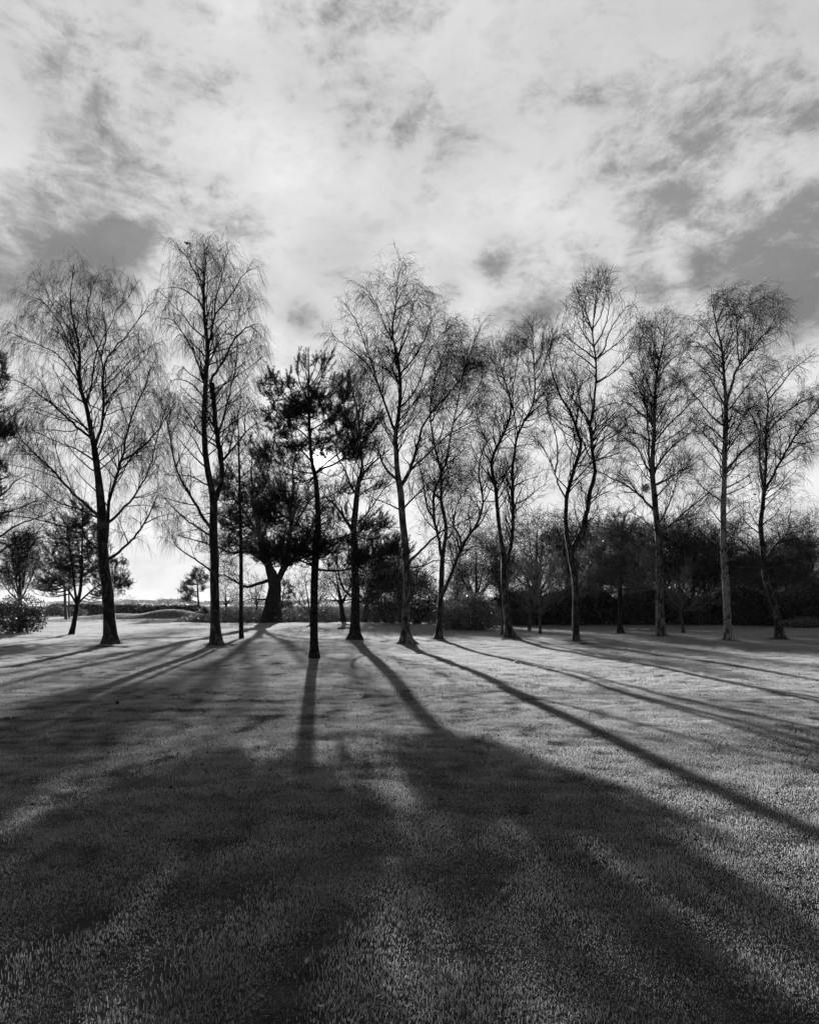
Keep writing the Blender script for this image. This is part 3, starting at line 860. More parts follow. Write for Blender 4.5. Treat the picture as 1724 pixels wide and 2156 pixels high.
bare_tree('birch_tree', 'birch forking into a wide V behind the first long shadow at right of centre', 26.4,
  [('l', [(602, 1712, 10.5), (600, 1650, 7.4), (595, 1500, 7), (592, 1250, 6.6), (600, 1050, 6.4), (575, 900, 6.2), (545, 750, 6.2), (535, 660, 6), (495, 500, 4.6), (478, 300, 4.4), (490, 150, 4.2)]),
   ('c', [(760, 2040, 4), (785, 1950, 3.8), (820, 1820, 3.7), (860, 1700, 3.6), (880, 1620, 3.5), (850, 1530, 3), (820, 1440, 2.6), (780, 1340, 2.3), (720, 1270, 2), (690, 1180, 1.7), (640, 1050, 1.2), (620, 900, .8), (640, 800, .5)])],
  [('l', 5.6, 4.6, [(548, 690), (580, 590), (620, 530), (680, 400), (710, 280), (740, 150), (750, 50)]),
   ('c', 4.8, .5, [(932, 2070), (930, 2020), (980, 1920), (990, 1800), (965, 1700), (955, 1580), (940, 1450), (960, 1380), (985, 1280), (990, 1150), (1000, 970), (975, 850), (970, 720), (965, 600), (1000, 430), (1010, 340)]),
   ('c', 2, .5, [(750, 2040), (710, 1970), (680, 1900), (670, 1840), (600, 1700), (560, 1620), (500, 1560)]),
   ('c', 1.9, .5, [(675, 1850), (690, 1750), (690, 1600), (660, 1500), (630, 1420), (600, 1330)]),
   ('c', 1.8, .4, [(1000, 970), (1060, 880), (1080, 770), (1130, 680), (1200, 570), (1250, 520)]),
   ('c', 1.8, .4, [(995, 975), (930, 900), (850, 840), (780, 790), (740, 760)]),
   ('c', 1.8, .4, [(990, 1170), (1050, 1110), (1150, 1040), (1240, 950), (1300, 880)]),
   ('c', 2.5, .5, [(942, 1450), (900, 1370), (830, 1290), (770, 1210), (720, 1140)]),
   ('c', 1.6, .4, [(870, 1340), (850, 1200), (840, 1100), (780, 1010), (740, 930)]),
   ('c', 1.8, .4, [(965, 1680), (1020, 1600), (1110, 1540), (1200, 1450), (1270, 1380)]),
   ('c', 1.6, .4, [(995, 1790), (1060, 1730), (1180, 1690), (1260, 1640)]),
   ('c', 1.6, .4, [(935, 2070), (1010, 2020), (1070, 1950), (1150, 1910)]),
   ('c', 1.7, .4, [(950, 1560), (1000, 1500), (1080, 1430), (1150, 1400)]),
   ('c', 1.5, .4, [(970, 720), (920, 600), (900, 500)]),
   ('c', 1.5, .4, [(985, 860), (1040, 760), (1080, 640), (1100, 520), (1090, 430)]),
   ('c', 1.5, .4, [(980, 870), (900, 760), (860, 680), (840, 600)]),
   ('c', 1.3, .4, [(970, 720), (1030, 620), (1060, 500), (1050, 400)]),
   ('c', 1.3, .4, [(970, 700), (910, 640), (880, 560), (910, 450)]),
   ('c', 1.5, .4, [(1000, 970), (1120, 860), (1210, 780), (1290, 690)]),
   ('c', 1.5, .4, [(990, 1010), (880, 930), (790, 870), (720, 820)]),
   ('c', 1.3, .4, [(970, 640), (1000, 520), (960, 420)]),
   ('l', 1.8, .5, [(740, 170), (800, 80), (880, 20), (970, -20)]),
   ('l', 1.8, .5, [(690, 350), (760, 310), (815, 280)])],
  [(1255, 680, 85, 95), (1235, 800, 110, 105), (1230, 920, 105, 110), (1220, 1040, 100, 90)], 'upright', 'birch', 7)

bare_tree('birch_tree', 'thick grey-barked birch with flared base, a nest against its trunk', 29.8,
  [('l', [(1582, 1652, 12.5), (1572, 1600, 10.2), (1560, 1500, 9), (1550, 1250, 8.2), (1550, 1000, 7.8), (1550, 750, 7.2), (1530, 450, 6.5), (1502, 200, 6), (1490, 0, 5.6)]),
   ('d', [(302, 1900, 5), (302, 1750, 4.6), (310, 1600, 4.2), (318, 1500, 3.6), (310, 1400, 3), (320, 1250, 2.6), (330, 1100, 2.2), (360, 950, 1.6), (380, 850, 1.2), (400, 750, .8), (385, 650, .5)])],
  [('d', 2.6, .6, [(318, 1510), (265, 1390), (235, 1260), (180, 1150), (130, 1060)]),
   ('d', 3, .7, [(300, 1950), (272, 1750), (280, 1600), (265, 1500), (255, 1350), (268, 1250), (250, 1120)]),
   ('d', 2.2, .5, [(295, 1850), (230, 1760), (190, 1650), (120, 1600), (0, 1540)]),
   ('d', 2.8, .7, [(305, 2140), (230, 2050), (150, 1980), (60, 1920), (-30, 1890), (-130, 1830), (-230, 1790)]),
   ('d', 1.8, .4, [(280, 1600), (200, 1540), (100, 1530), (0, 1510)]),
   ('d', 1.6, .4, [(258, 1440), (160, 1340), (80, 1260), (20, 1200)]),
   ('d', 2.5, .5, [(320, 1850), (400, 1700), (480, 1620), (560, 1560), (650, 1500)]),
   ('d', 2, .5, [(325, 1600), (400, 1500), (500, 1400), (600, 1300), (680, 1240), (760, 1150)]),
   ('d', 1.8, .4, [(322, 1480), (390, 1330), (450, 1230), (520, 1150), (550, 1090)]),
   ('d', 1.6, .4, [(320, 1960), (430, 1890), (520, 1830), (580, 1800)]),
   ('d', 1.6, .4, [(335, 1150), (400, 1010), (450, 950), (520, 900)]),
   ('d', 1.6, .4, [(318, 1270), (250, 1100), (210, 1000), (190, 900), (220, 780)]),
   ('d', 1.3, .4, [(362, 950), (310, 830), (290, 720)]),
   ('n', 2.4, .6, [(360, 730), (420, 620), (480, 480), (540, 330), (570, 200), (600, 80)]),
   ('n', 2.7, .6, [(380, 870), (520, 730), (660, 590), (800, 490), (930, 370), (1050, 260)]),
   ('n', 2.2, .5, [(330, 300), (460, 200), (580, 120), (700, 50)]),
   ('n', 1.8, .5, [(330, 430), (430, 290), (560, 160), (690, 70)]),
   ('l', 2.5, .6, [(1530, 580), (1400, 490), (1250, 430), (1130, 400), (1000, 420)]),
   ('l', 1.8, .5, [(1520, 470), (1420, 360), (1340, 270), (1250, 240)]),
   ('l', 2.2, .5, [(1530, 780), (1370, 620), (1240, 560), (1100, 560)]),
   ('l', 1.6, .5, [(1540, 1050), (1440, 1020), (1380, 950), (1340, 880), (1300, 840)])],
  [(1385, 770, 72, 110), (1375, 900, 95, 120), (1390, 1030, 115, 110), (1360, 1150, 75, 80)], 'upright', 'birch_mid', 8)

bare_tree('birch_tree', 'straight birch with pale blotched lower trunk and mushroom-shaped crown', 27.8,
  [('m', [(342, 1965, 10.5), (338, 1900, 7.6), (335, 1800, 7.2), (325, 1500, 7), (320, 1250, 7), (302, 1000, 7), (295, 850, 6.8), (288, 700, 6.3), (277, 500, 5.8), (275, 200, 5.6), (270, 0, 5.6)]),
   ('d', [(865, 1950, 5.4), (870, 1700, 5.1), (880, 1500, 4.8), (884, 1310, 4.2), (870, 1150, 3), (860, 950, 2.6), (850, 850, 2.2), (820, 750, 1.7), (800, 650, 1.2), (780, 560, .9), (790, 440, .5)])],
  [('d', 3.6, .6, [(890, 1300), (912, 1220), (940, 1100), (980, 1000), (1040, 930), (1110, 840), (1180, 760), (1240, 690), (1280, 600)]),
   ('d', 1.8, .4, [(978, 1000), (970, 850), (970, 720), (960, 600), (930, 500)]),
   ('d', 1.7, .4, [(855, 880), (760, 760), (700, 690), (630, 640)]),
   ('d', 1.7, .4, [(865, 1030), (780, 950), (690, 840), (610, 800)]),
   ('d', 2, .4, [(875, 1320), (800, 1200), (740, 1060), (650, 970), (580, 930)]),
   ('d', 2, .4, [(875, 1480), (760, 1400), (660, 1260), (580, 1180), (540, 1130)]),
   ('d', 1.7, .4, [(885, 1370), (990, 1240), (1070, 1130), (1120, 1050), (1200, 1000)]),
   ('d', 1.8, .4, [(868, 1700), (760, 1600), (680, 1500), (590, 1420)]),
   ('d', 1.8, .4, [(880, 1650), (960, 1500), (1030, 1420), (1060, 1330)]),
   ('d', 3.4, .6, [(870, 1860), (940, 1760), (1010, 1680), (1120, 1580), (1200, 1480), (1290, 1390), (1400, 1330), (1520, 1270)]),
   ('d', 1.4, .4, [(860, 930), (920, 800), (980, 640), (1040, 540), (1100, 500)]),
   ('d', 1.4, .4, [(805, 660), (860, 560), (900, 470)]),
   ('d', 1.4, .4, [(1050, 920), (1080, 800), (1100, 680), (1120, 600)]),
   ('m', 2, .5, [(310, 620), (400, 480), (480, 370), (560, 200), (600, 60)]),
   ('m', 2, .5, [(260, 550), (120, 450), (40, 390), (-40, 300), (-110, 250)]),
   ('n', 1.6, .4, [(1095, 460), (940, 350), (830, 250), (740, 130)]),
   ('n', 2, .5, [(1140, 340), (1250, 260), (1380, 190), (1500, 90)]),
   ('n', 1.7, .4, [(1130, 650), (1240, 550), (1380, 490)]),
   ('n', 1.5, .4, [(1130, 410), (1300, 330), (1420, 270), (1480, 200)]),
   ('n', 1.5, .4, [(1110, 760), (1000, 600), (950, 530)]),
   ('m', 1.6, .5, [(310, 800), (440, 690), (560, 630), (680, 580)])],
  [(1545, 690, 102, 85), (1610, 690, 45, 60), (1530, 820, 90, 110), (1525, 960, 95, 100), (1520, 1090, 90, 80)], 'silver', 'birch_pale', 9)

bare_tree('birch_tree', 'rightmost leaning birch with dark flaking base and arching limbs', 29.3,
  [('m', [(1132, 1932, 13.5), (1125, 1880, 9.2), (1112, 1780, 8.2), (1085, 1600, 7), (1040, 1400, 6.4), (985, 1250, 6), (925, 1050, 6), (900, 850, 6.2), (880, 700, 5.4), (860, 450, 4.8), (832, 250, 4.6), (842, 100, 4.6)]),
   ('d', [(1172, 2100, 4.4), (1180, 1980, 4), (1198, 1800, 2.4), (1200, 1650, 2.1), (1190, 1540, 1.9), (1210, 1400, 1.6), (1220, 1280, 1.3), (1200, 1200, 1), (1190, 1130, .8), (1140, 1060, .5)])],
  [('d', 2.5, .6, [(1178, 1980), (1162, 1880), (1145, 1750), (1150, 1600), (1130, 1480), (1060, 1360), (990, 1250)]),
   ('d', 3.2, .9, [(1182, 2000), (1240, 1900), (1330, 1720), (1400, 1600), (1460, 1500), (1530, 1420), (1620, 1330)]),
   ('d', 1.8, .5, [(1195, 1540), (1300, 1420), (1400, 1340), (1480, 1280), (1560, 1260)]),
   ('d', 1.8, .5, [(1215, 1270), (1330, 1140), (1400, 1040), (1500, 960), (1590, 900)]),
   ('d', 1.4, .4, [(1205, 1210), (1290, 1130), (1330, 1060), (1400, 1010)]),
   ('d', 1.6, .4, [(1400, 1610), (1500, 1620), (1560, 1600), (1640, 1580)]),
   ('m', 3, .8, [(890, 760), (980, 600), (1080, 480), (1170, 420), (1350, 430), (1500, 480), (1560, 540), (1724, 500)]),
   ('m', 2, .5, [(1140, 430), (1240, 330), (1280, 200), (1250, 100), (1300, 0)]),
   ('m', 1.6, .4, [(1230, 340), (1400, 310), (1580, 250), (1680, 60)]),
   ('m', 2.5, .6, [(900, 780), (1050, 690), (1200, 640), (1400, 610), (1560, 590), (1724, 610)]),
   ('m', 2, .5, [(905, 890), (1100, 840), (1240, 820), (1370, 800), (1500, 850), (1724, 960)]),
   ('m', 2.5, .6, [(885, 780), (760, 660), (640, 520), (540, 420), (430, 360), (320, 300)]),
   ('m', 2.2, .5, [(890, 820), (720, 710), (600, 620), (400, 500), (320, 470)]),
   ('m', 2.2, .6, [(895, 860), (600, 850), (440, 840), (370, 780)]),
   ('m', 1.5, .5, [(905, 1010), (750, 975), (690, 1000), (690, 1070)]),
   ('m', 1.6, .4, [(850, 370), (700, 240), (590, 140), (540, 60)]),
   ('m', 1.5, .4, [(835, 250), (780, 190), (700, 60), (660, -60)]),
   ('m', 1.8, .4, [(840, 240), (920, 140), (1020, 100), (1090, 0), (1160, -120)]),
   ('m', 1.5, .4, [(920, 1040), (1080, 1070), (1220, 1060), (1380, 1010)])],
  [(1655, 850, 85, 100), (1640, 980, 90, 100), (1650, 1100, 110, 90), (1570, 1090, 70, 70), (1690, 1180, 60, 60)], 'silver', 'birch', 10)

bare_tree('oak_tree', 'massive old oak with broad trunk, behind the slender pine left of centre', 58.0,
  [('i', [(990, 1945, 21), (995, 1890, 17), (1003, 1750, 14), (1010, 1650, 13.5), (985, 1560, 10), (960, 1480, 8)]),
   ('f', [(130, 380, 6.5), (110, 280, 5.5), (95, 180, 4.5), (60, 60, 3.5)]), ('i', [(820, 800, 2.5), (800, 640, 1.5), (820, 480, .8)])],
  [('f', 8, 3.5, [(205, 570), (240, 530), (275, 400), (300, 240), (320, 120), (370, 40)]),
   ('i', 4, 1, [(1170, 1120), (1140, 980), (1180, 800), (1160, 620), (1200, 500)]),
   ('f', 4, 1.2, [(240, 540), (300, 430), (350, 380), (410, 300), (460, 230), (560, 160)]),
   ('i', 4, 1, [(950, 1590), (850, 1630), (770, 1660), (720, 1640), (640, 1590), (560, 1540), (480, 1560)]),
   ('i', 3.6, .8, [(940, 1470), (850, 1380), (760, 1340), (700, 1350), (610, 1360), (540, 1310), (430, 1280), (300, 1240), (170, 1200)]),
   ('i', 3.4, .8, [(900, 1330), (870, 1200), (760, 1100), (620, 1060), (480, 1000), (330, 1030)]),
   ('i', 3.6, .8, [(870, 1300), (930, 1150), (980, 1000), (1010, 850), (1000, 700)]),
   ('i', 3.6, .8, [(1150, 1350), (1280, 1250), (1340, 1100), (1420, 960), (1520, 900)]),
   ('i', 3, .8, [(1160, 1180), (1250, 1000), (1330, 880), (1430, 760)]),
   ('i', 3, .8, [(1120, 1440), (1260, 1400), (1400, 1330), (1560, 1280), (1650, 1200)]),
   ('i', 3, .8, [(860, 1180), (740, 980), (640, 860), (560, 760), (520, 640)]),
   ('i', 2.6, .7, [(960, 1750), (880, 1770), (800, 1750), (730, 1790)]),
   ('i', 3, .8, [(830, 900), (900, 760), (960, 620), (980, 520)])],
  None, 'oak', 'oakbark', 11, dens=1.0, lobes=.30, sides=22)

bare_tree('bare_tree', 'bare spreading tree reaching in from beyond the left edge', 21.0,
  [('', [(-110, 1374, 14), (-108, 1300, 10), (-104, 1200, 9), (-100, 1100, 7.5), (-92, 1000, 6), (-90, 900, 4.5), (-85, 800, 3), (-80, 700, 1)])],
  [('h', 3.6, .7, [(-345, 1700), (-200, 1600), (0, 1500), (100, 1430), (220, 1380), (340, 1330)]),
   ('h', 3.2, .7, [(-345, 1560), (-200, 1470), (0, 1390), (80, 1330), (180, 1280), (300, 1250), (420, 1180)]),
   ('h', 2.8, .6, [(-340, 1300), (-150, 1190), (0, 1110), (60, 1050), (120, 980), (210, 950)]),
   ('h', 2.4, .6, [(-340, 1400), (-120, 1280), (20, 1215), (140, 1190), (260, 1130), (330, 1150)]),
   ('h', 2, .5, [(-330, 1000), (-100, 700), (60, 560), (150, 480), (250, 430)])],
  [(40, 1080, 110, 120), (10, 900, 70, 130), (-90, 950, 110, 250)], 'sparse', 'smoothbark', 12, dens=.9)


def small_tree(name, label, Y, base, fork, tips, w, env, seed, style='sparse', bark='smoothbark', twig='twig', group=None, dens=1.3):
    """young tree: a short stem that fans out into thin limbs (rows in picture units)"""
    rng = np.random.default_rng(seed)
    tr = [('', [(base[0], base[1], w * 1.25), (base[0] * .6 + fork[0] * .4, base[1] * .6 + fork[1] * .4, w), (fork[0], fork[1], w * .85)] +
           [(fork[0] + (tips[0][0] - fork[0]) * f, fork[1] + (tips[0][1] - fork[1]) * f, w * .7 * (1 - f) + .25) for f in (.4, .7, 1.0)])]
    lm = []
    for (x, y) in tips[1:]:
        sx = fork[0] + rng.uniform(-2, 2); sy = fork[1] + rng.uniform(-4, 8)
        c = (sx * .5 + x * .5 + (x - sx) * .12, sy * .5 + y * .5)
        lm.append(('', w * .5, .3, [(sx, sy), ((sx + c[0]) / 2 + rng.uniform(-2, 2), (sy + c[1]) / 2), (c[0], c[1]), (x, y)]))
    return bare_tree(name, label, Y, tr, lm, env, style, bark, seed, group=group, twig=twig, dens=dens, sides=10)


small_tree('sapling', 'young vase-shaped sapling nearer the leaning birch, left of its pair', 37.9, (1114, 1330), (1115, 1290),
  [(1112, 1200), (1085, 1235), (1095, 1215), (1130, 1205), (1145, 1225), (1080, 1260), (1148, 1250), (1104, 1196)], 3.0,
  None, 21, 'sapling', 'smoothbark', 'paletwig', dens=1.0)
small_tree('sapling', 'young vase-shaped sapling right of its pair, fan of pale branches', 33.0, (1137, 1338), (1137, 1296),
  [(1135, 1190), (1110, 1225), (1125, 1200), (1160, 1195), (1185, 1215), (1105, 1255), (1205, 1240), (1170, 1180), (1200, 1225)], 3.0,
  None, 22, 'sapling', 'smoothbark', 'paletwig', dens=1.0)
small_tree('sapling', 'thin crooked young tree between the grey-barked and the pale-trunked birch', 35.9, (1439, 1333), (1432, 1290),
  [(1428, 1215), (1405, 1250), (1415, 1225), (1450, 1240), (1475, 1262), (1490, 1270), (1445, 1205)], 2.6,
  None, 23, 'sapling', 'smoothbark', 'paletwig', dens=.8)
small_tree('sapling', 'slender dark stem standing close against the leaning birch', 32.0, (1057, 1340), (1058, 1270),
  [(1060, 1180), (1045, 1215), (1075, 1200), (1040, 1195)], 2.4, [(1058, 1220, 28, 55)], 24, 'upright')
small_tree('multistem_birch', 'grey twiggy multi-stemmed tree behind the dark shrub at left edge', 45.0, (44, 1321), (42, 1262),
  [(40, 1130), (10, 1180), (25, 1150), (58, 1150), (75, 1185), (-5, 1210), (62, 1120)], 4.5, [(38, 1190, 52, 80)], 25, 'upright')
small_tree('slender_tree', 'left of two thin dark trunks beyond the small left pine', 70.0, (139, 1305), (136, 1240),
  [(134, 1180), (122, 1200), (146, 1205)], 2.6, [(135, 1200, 25, 40)], 26)
small_tree('slender_tree', 'right of two thin dark trunks beyond the small left pine', 74.0, (146, 1303), (145, 1240),
  [(146, 1190), (136, 1200), (156, 1205)], 1.6, [(146, 1205, 22, 35)], 27)
small_tree('gnarled_tree', 'gnarled leaning tree on the bramble bank between pine and stout trunk', 58.0, (722, 1309), (718, 1268),
  [(706, 1205), (690, 1240), (680, 1262), (735, 1235), (745, 1215), (700, 1215), (752, 1258)], 5.0, [(715, 1235, 48, 45)], 28, 'oak', 'oakbark')
small_tree('fan_tree', 'small fan-branched tree half hidden by the central pine trunk', 52.0, (655, 1314), (652, 1290),
  [(640, 1205), (612, 1240), (600, 1225), (622, 1212), (668, 1215), (690, 1230), (608, 1262), (680, 1250)], 2.2, None, 29, 'sparse')
small_tree('thicket_tree', 'dark spreading tree in the thicket right of the stout trunk', 56.0, (766, 1312), (772, 1270),
  [(790, 1205), (748, 1240), (762, 1218), (810, 1212), (826, 1228), (800, 1235), (744, 1230), (820, 1205)], 4.5, None, 30, 'wood', 'oakbark', dens=1.8)
small_tree('thicket_tree', 'dense twiggy tree directly behind the broad birch', 54.0, (842, 1313), (845, 1262),
  [(850, 1205), (820, 1220), (832, 1208), (876, 1206), (890, 1222), (898, 1240), (868, 1225), (808, 1238)], 4.2, None, 31, 'wood', 'oakbark', dens=1.8)
small_tree('hedgerow_tree', 'small bare hedgerow tree between second birch and slender pine', 66.0, (476, 1306), (476, 1272),
  [(474, 1235), (462, 1250), (490, 1245), (468, 1240), (498, 1258)], 2.4, [(478, 1258, 26, 26)], 32, 'oak', 'oakbark', dens=1.5)
small_tree('hedgerow_tree', 'thin-stemmed scrub tree left of the oak trunk', 64.0, (540, 1308), (541, 1275),
  [(538, 1225), (526, 1240), (552, 1232), (548, 1250), (522, 1255)], 2.2, [(538, 1248, 26, 28)], 33, 'sparse', dens=1.3)
small_tree('far_tree', 'small domed bare tree on the skyline, left of the two', 260.0, (280, 1283), (280, 1276),
  [(280, 1263), (270, 1267), (290, 1267), (265, 1272), (295, 1272), (275, 1264)], .9, [(280, 1272, 17, 10)], 34, 'oak', 'oakbark', dens=.5)
small_tree('far_tree', 'wider domed bare tree on the skyline, right of the two', 260.0, (352, 1283), (352, 1276),
  [(352, 1262), (338, 1266), (366, 1266), (332, 1271), (373, 1271), (345, 1262)], 1.0, [(352, 1271, 23, 10)], 35, 'oak', 'oakbark', dens=.5)


# woodland belt on the right: one dense crowned tree and one upswept tree, copied
WOOD = 'bare trees of the woodland belt'
wa = small_tree('woodland_tree', 'dense round-crowned oak rising above the hedge behind the leaning birch', 52.0, (1128, 1315), (1128, 1250),
  [(1130, 1110), (1085, 1160), (1098, 1128), (1162, 1122), (1180, 1162), (1075, 1200), (1190, 1200), (1112, 1105), (1148, 1105), (1140, 1150), (1105, 1170)], 6.0,
  None, 41, 'oak', 'oakbark', group=WOOD, dens=.95)
wb = small_tree('woodland_tree', 'fan-topped bare tree behind the gap between grey and pale birches', 54.0, (1430, 1314), (1430, 1262),
  [(1432, 1110), (1385, 1165), (1400, 1130), (1465, 1130), (1485, 1165), (1378, 1195), (1492, 1200), (1415, 1112), (1450, 1112)], 4.5,
  None, 42, 'wood', 'oakbark', group=WOOD, dens=1.0)


def wood(src, px, Y, s, rz, label):
    b = P(px, HOR, Y)
    copy_tree(src, (b[0], Y, 0.0), s, rz, label, WOOD)


wood(wa, 1003, 50.0, (.80, .80, .80), 2.1, 'twiggy woodland tree behind the evergreen bush, dense from the ground')
wood(wa, 962, 55.0, (.55, .55, .56), 4.0, 'low woodland tree at the left end of the belt')
wood(wa, 1062, 56.0, (.85, .85, .92), 1.1, 'woodland tree between the evergreen bush and the leaning birch')
wood(wa, 1195, 55.0, (.85, .85, .95), 3.3, 'woodland tree directly behind the V-forked birch')
wood(wb, 1262, 57.0, (1.0, 1.0, .98), 0.9, 'woodland tree just left of the grey-lit round pine')
wood(wb, 1355, 56.0, (.9, .9, .9), 2.0, 'woodland tree just right of the grey-lit round pine')
wood(wb, 1482, 52.0, (.85, .85, .85), 4.4, 'woodland tree close left of the pale-trunked birch')
wood(wa, 1545, 58.0, (.75, .75, .72), 5.0, 'low woodland tree close right of the pale-trunked birch')
wood(wb, 1632, 60.0, (.9, .9, .82), 3.0, 'woodland tree behind the rightmost leaning birch')
wood(wa, 1240, 51.0, (.9, .9, .8), 1.7, 'low dense woodland tree between the V-forked birch and the grey-lit round pine')
wood(wa, 1395, 53.0, (.95, .95, .85), 2.9, 'woodland tree straight behind the grey-barked birch trunk')
wood(wa, 1460, 57.0, (.95, .95, .80), 5.6, 'low woodland tree left of the pale-trunked birch, behind the thin crooked sapling')
wood(wa, 1600, 53.0, (.9, .9, .72), 0.8, 'low woodland tree below the house roof')
wood(wa, 1655, 52.0, (.85, .85, .74), 4.9, 'dense low woodland tree right of the rightmost birch base')
wood(wa, 1322, 54.0, (.9, .9, .85), 3.9, 'woodland tree hidden behind the grey-lit round pine')
wood(wa, 1700, 54.0, (.95, .95, .95), .4, 'dense woodland tree at the right edge of the picture')


# ------------------------------------------------------------------ pines
def needles(geo, start, d, L, n, ln, w, rng):
    """bottle-brush shoots: n thin needles round each"""
    S = len(start)
    t = rng.random((S, n)) ** .8
    base = start[:, None] + d[:, None] * (L[:, None] * t)[..., None]
    v = rng.normal(size=(S, n, 3)); v = norm(v - (v * d[:, None]).sum(-1, keepdims=True) * d[:, None])
    nd = norm(d[:, None] * rng.uniform(.35, .95, (S, n, 1)) + v)
    sd = norm(np.cross(nd, rng.normal(size=(S, n, 3)))) * w / 2
    tip = base + nd * (ln * rng.uniform(.7, 1.2, (S, n, 1)))
    vv = np.stack([base - sd, base + sd, tip], axis=2).reshape(-1, 3)
    geo.add(vv, None, np.arange(len(vv)).reshape(-1, 3))


def pine(name, label, Y, trunk, limbs, clumps, seed, nd=60, ln=.085, w=.006, shoot=.26, candles=(), leaf='needle', lower_bare=.2, bark='pinebark', group=None, upturn=.9):
    """clumps: (px, py, rx, ry, number of branchlets) of needled branchlets; each hangs on the nearest limb"""
    rng = np.random.default_rng(seed)
    mpp = Y / F
    t_px = []
    for key, pts in trunk:
        s, ox, oy = ZOOM[key]
        t_px += [(ox + x * s, oy + y * s, h) for (x, y, h) in pts]
    base = P(t_px[0][0], t_px[0][1], Y); base[2] = 0
    arr = [np.append(P(x, y, Y), h * mpp) for (x, y, h) in t_px]
    f0 = arr[0].copy(); f0[2] = -.15; f0[3] *= 1.05
    tp = smooth_poly([f0] + arr, 48)
    root = empty(name, tuple(base), label, 'pine tree', group)
    obj('trunk', trunk_mesh(tp[:, :3], tp[:, 3], 14, rng, base, .06, flare=True), bark, root)
    nodes = [tp[10:, :4]]
    par = []
    for (key, w0, w1, pts) in limbs:
        s, ox, oy = ZOOM[key]
        q = [(ox + x * s, oy + y * s) for (x, y) in pts]
        ext = math.hypot(q[-1][0] - q[0][0], q[-1][1] - q[0][1]) * mpp
        dy1 = rng.choice([-1, 1]) * rng.uniform(.1, .7) * ext
        arr = []
        for i, (x, y) in enumerate(q):
            f = i / (len(q) - 1)
            arr.append(np.append(P(x, y, Y + dy1 * f), (w0 + (w1 - w0) * f) * mpp))
        lp = smooth_poly(arr, 16)
        g = Geo(); tubes(g, lp[None, :, :3], lp[None, :, 3], 7)
        obj('limb', g.mesh('limb', base, smooth=True), bark, root)
        nodes.append(lp)
        par.append(lp)
    g = Geo(); gn = Geo()
    NN = np.concatenate(nodes)
    S0, D0 = [], []
    # branchlets that fill the needled clumps
    for (cx_, cy_, rx, ry, n) in clumps:
        v = rng.normal(size=(n, 3)); v = norm(v) * (rng.random((n, 1)) ** (1 / 2.8)) * 1.12
        c = P(cx_, cy_, Y)
        tip = c + v * np.array([rx * mpp, rx * mpp * .85, ry * mpp])
        dist = np.linalg.norm((tip[:, None] - NN[None, :, :3]) * np.array([1, 1, 1.25]), axis=2)
        pen = np.where(NN[None, :, 2] > tip[:, None, 2] + .15, .9, 0)
        j = np.argmin(dist + pen, axis=1)
        st = NN[j, :3]
        # keep branchlets short: pull the start along the line if too far away
        K = 6
        s_ = np.linspace(0, 1, K)[None, :, None]
        path = st[:, None] * (1 - s_) + tip[:, None] * s_
        sag = (np.sin(s_ * np.pi) * .10) * np.linalg.norm(tip - st, axis=1)[:, None, None]
        path[..., 2:] -= sag
        path[:, 1:-1] += rng.normal(0, .02, (n, K - 2, 3))
        r = np.clip(NN[j, 3] * .45, .006, .02)[:, None] * np.linspace(1, .4, K)[None]
        tubes(g, path, r, 4)
        # shoots along the outer part
        sp, sr = grow(rng, path, r, rng.poisson(3.6, n) + 1, .35, 1.0, shoot * 1.2, (.7, .25), 3, upturn, 0, .12, .5, .004, .01, .7)
        S0.append(sp[:, 0]); D0.append(sp[:, -1] - sp[:, 0])
        S0.append(path[:, -1]); D0.append((norm(path[:, -1] - path[:, -2]) + np.array([0, 0, upturn * .8])) * shoot * .8)
    for lp in par:
        sp, sr = grow(rng, lp[None, :, :3], lp[None, :, 3], int(10 * np.linalg.norm(lp[0, :3] - lp[-1, :3])), .55, 1., shoot, (.8, .2), 3, upturn, 0, .12, .4, .004, .01, .7)
        S0.append(sp[:, 0]); D0.append(sp[:, -1] - sp[:, 0])
        S0.append(lp[-1:, :3]); D0.append(norm(lp[-1:, :3] - lp[-2:-1, :3]) * shoot)
    for (key, x0, y0, x1, y1) in candles:
        s, ox, oy = ZOOM[key]
        a_ = P(ox + x0 * s, oy + y0 * s, Y + rng.uniform(-.3, .3)); b_ = a_ + (P(ox + x1 * s, oy + y1 * s, Y) - P(ox + x0 * s, oy + y0 * s, Y)) * np.array([1, 0, 1])
        kk = 4
        for q in range(kk):
            S0.append((a_ + (b_ - a_) * q / kk)[None]); D0.append(((b_ - a_) / kk)[None])
    S0 = np.concatenate(S0); D0 = np.concatenate(D0)
    L0 = np.linalg.norm(D0, axis=1); d = norm(D0)
    two = np.stack([S0, S0 + D0], 1)
    tubes(g, two, np.tile(np.array([[.006, .004]]), (len(two), 1)), 3)
    needles(gn, S0, d, L0, nd, ln, w, rng)
    obj('branches', g.mesh('branches', base), bark, root)
    obj('needles', gn.mesh('needles', base), leaf, root)
    return root


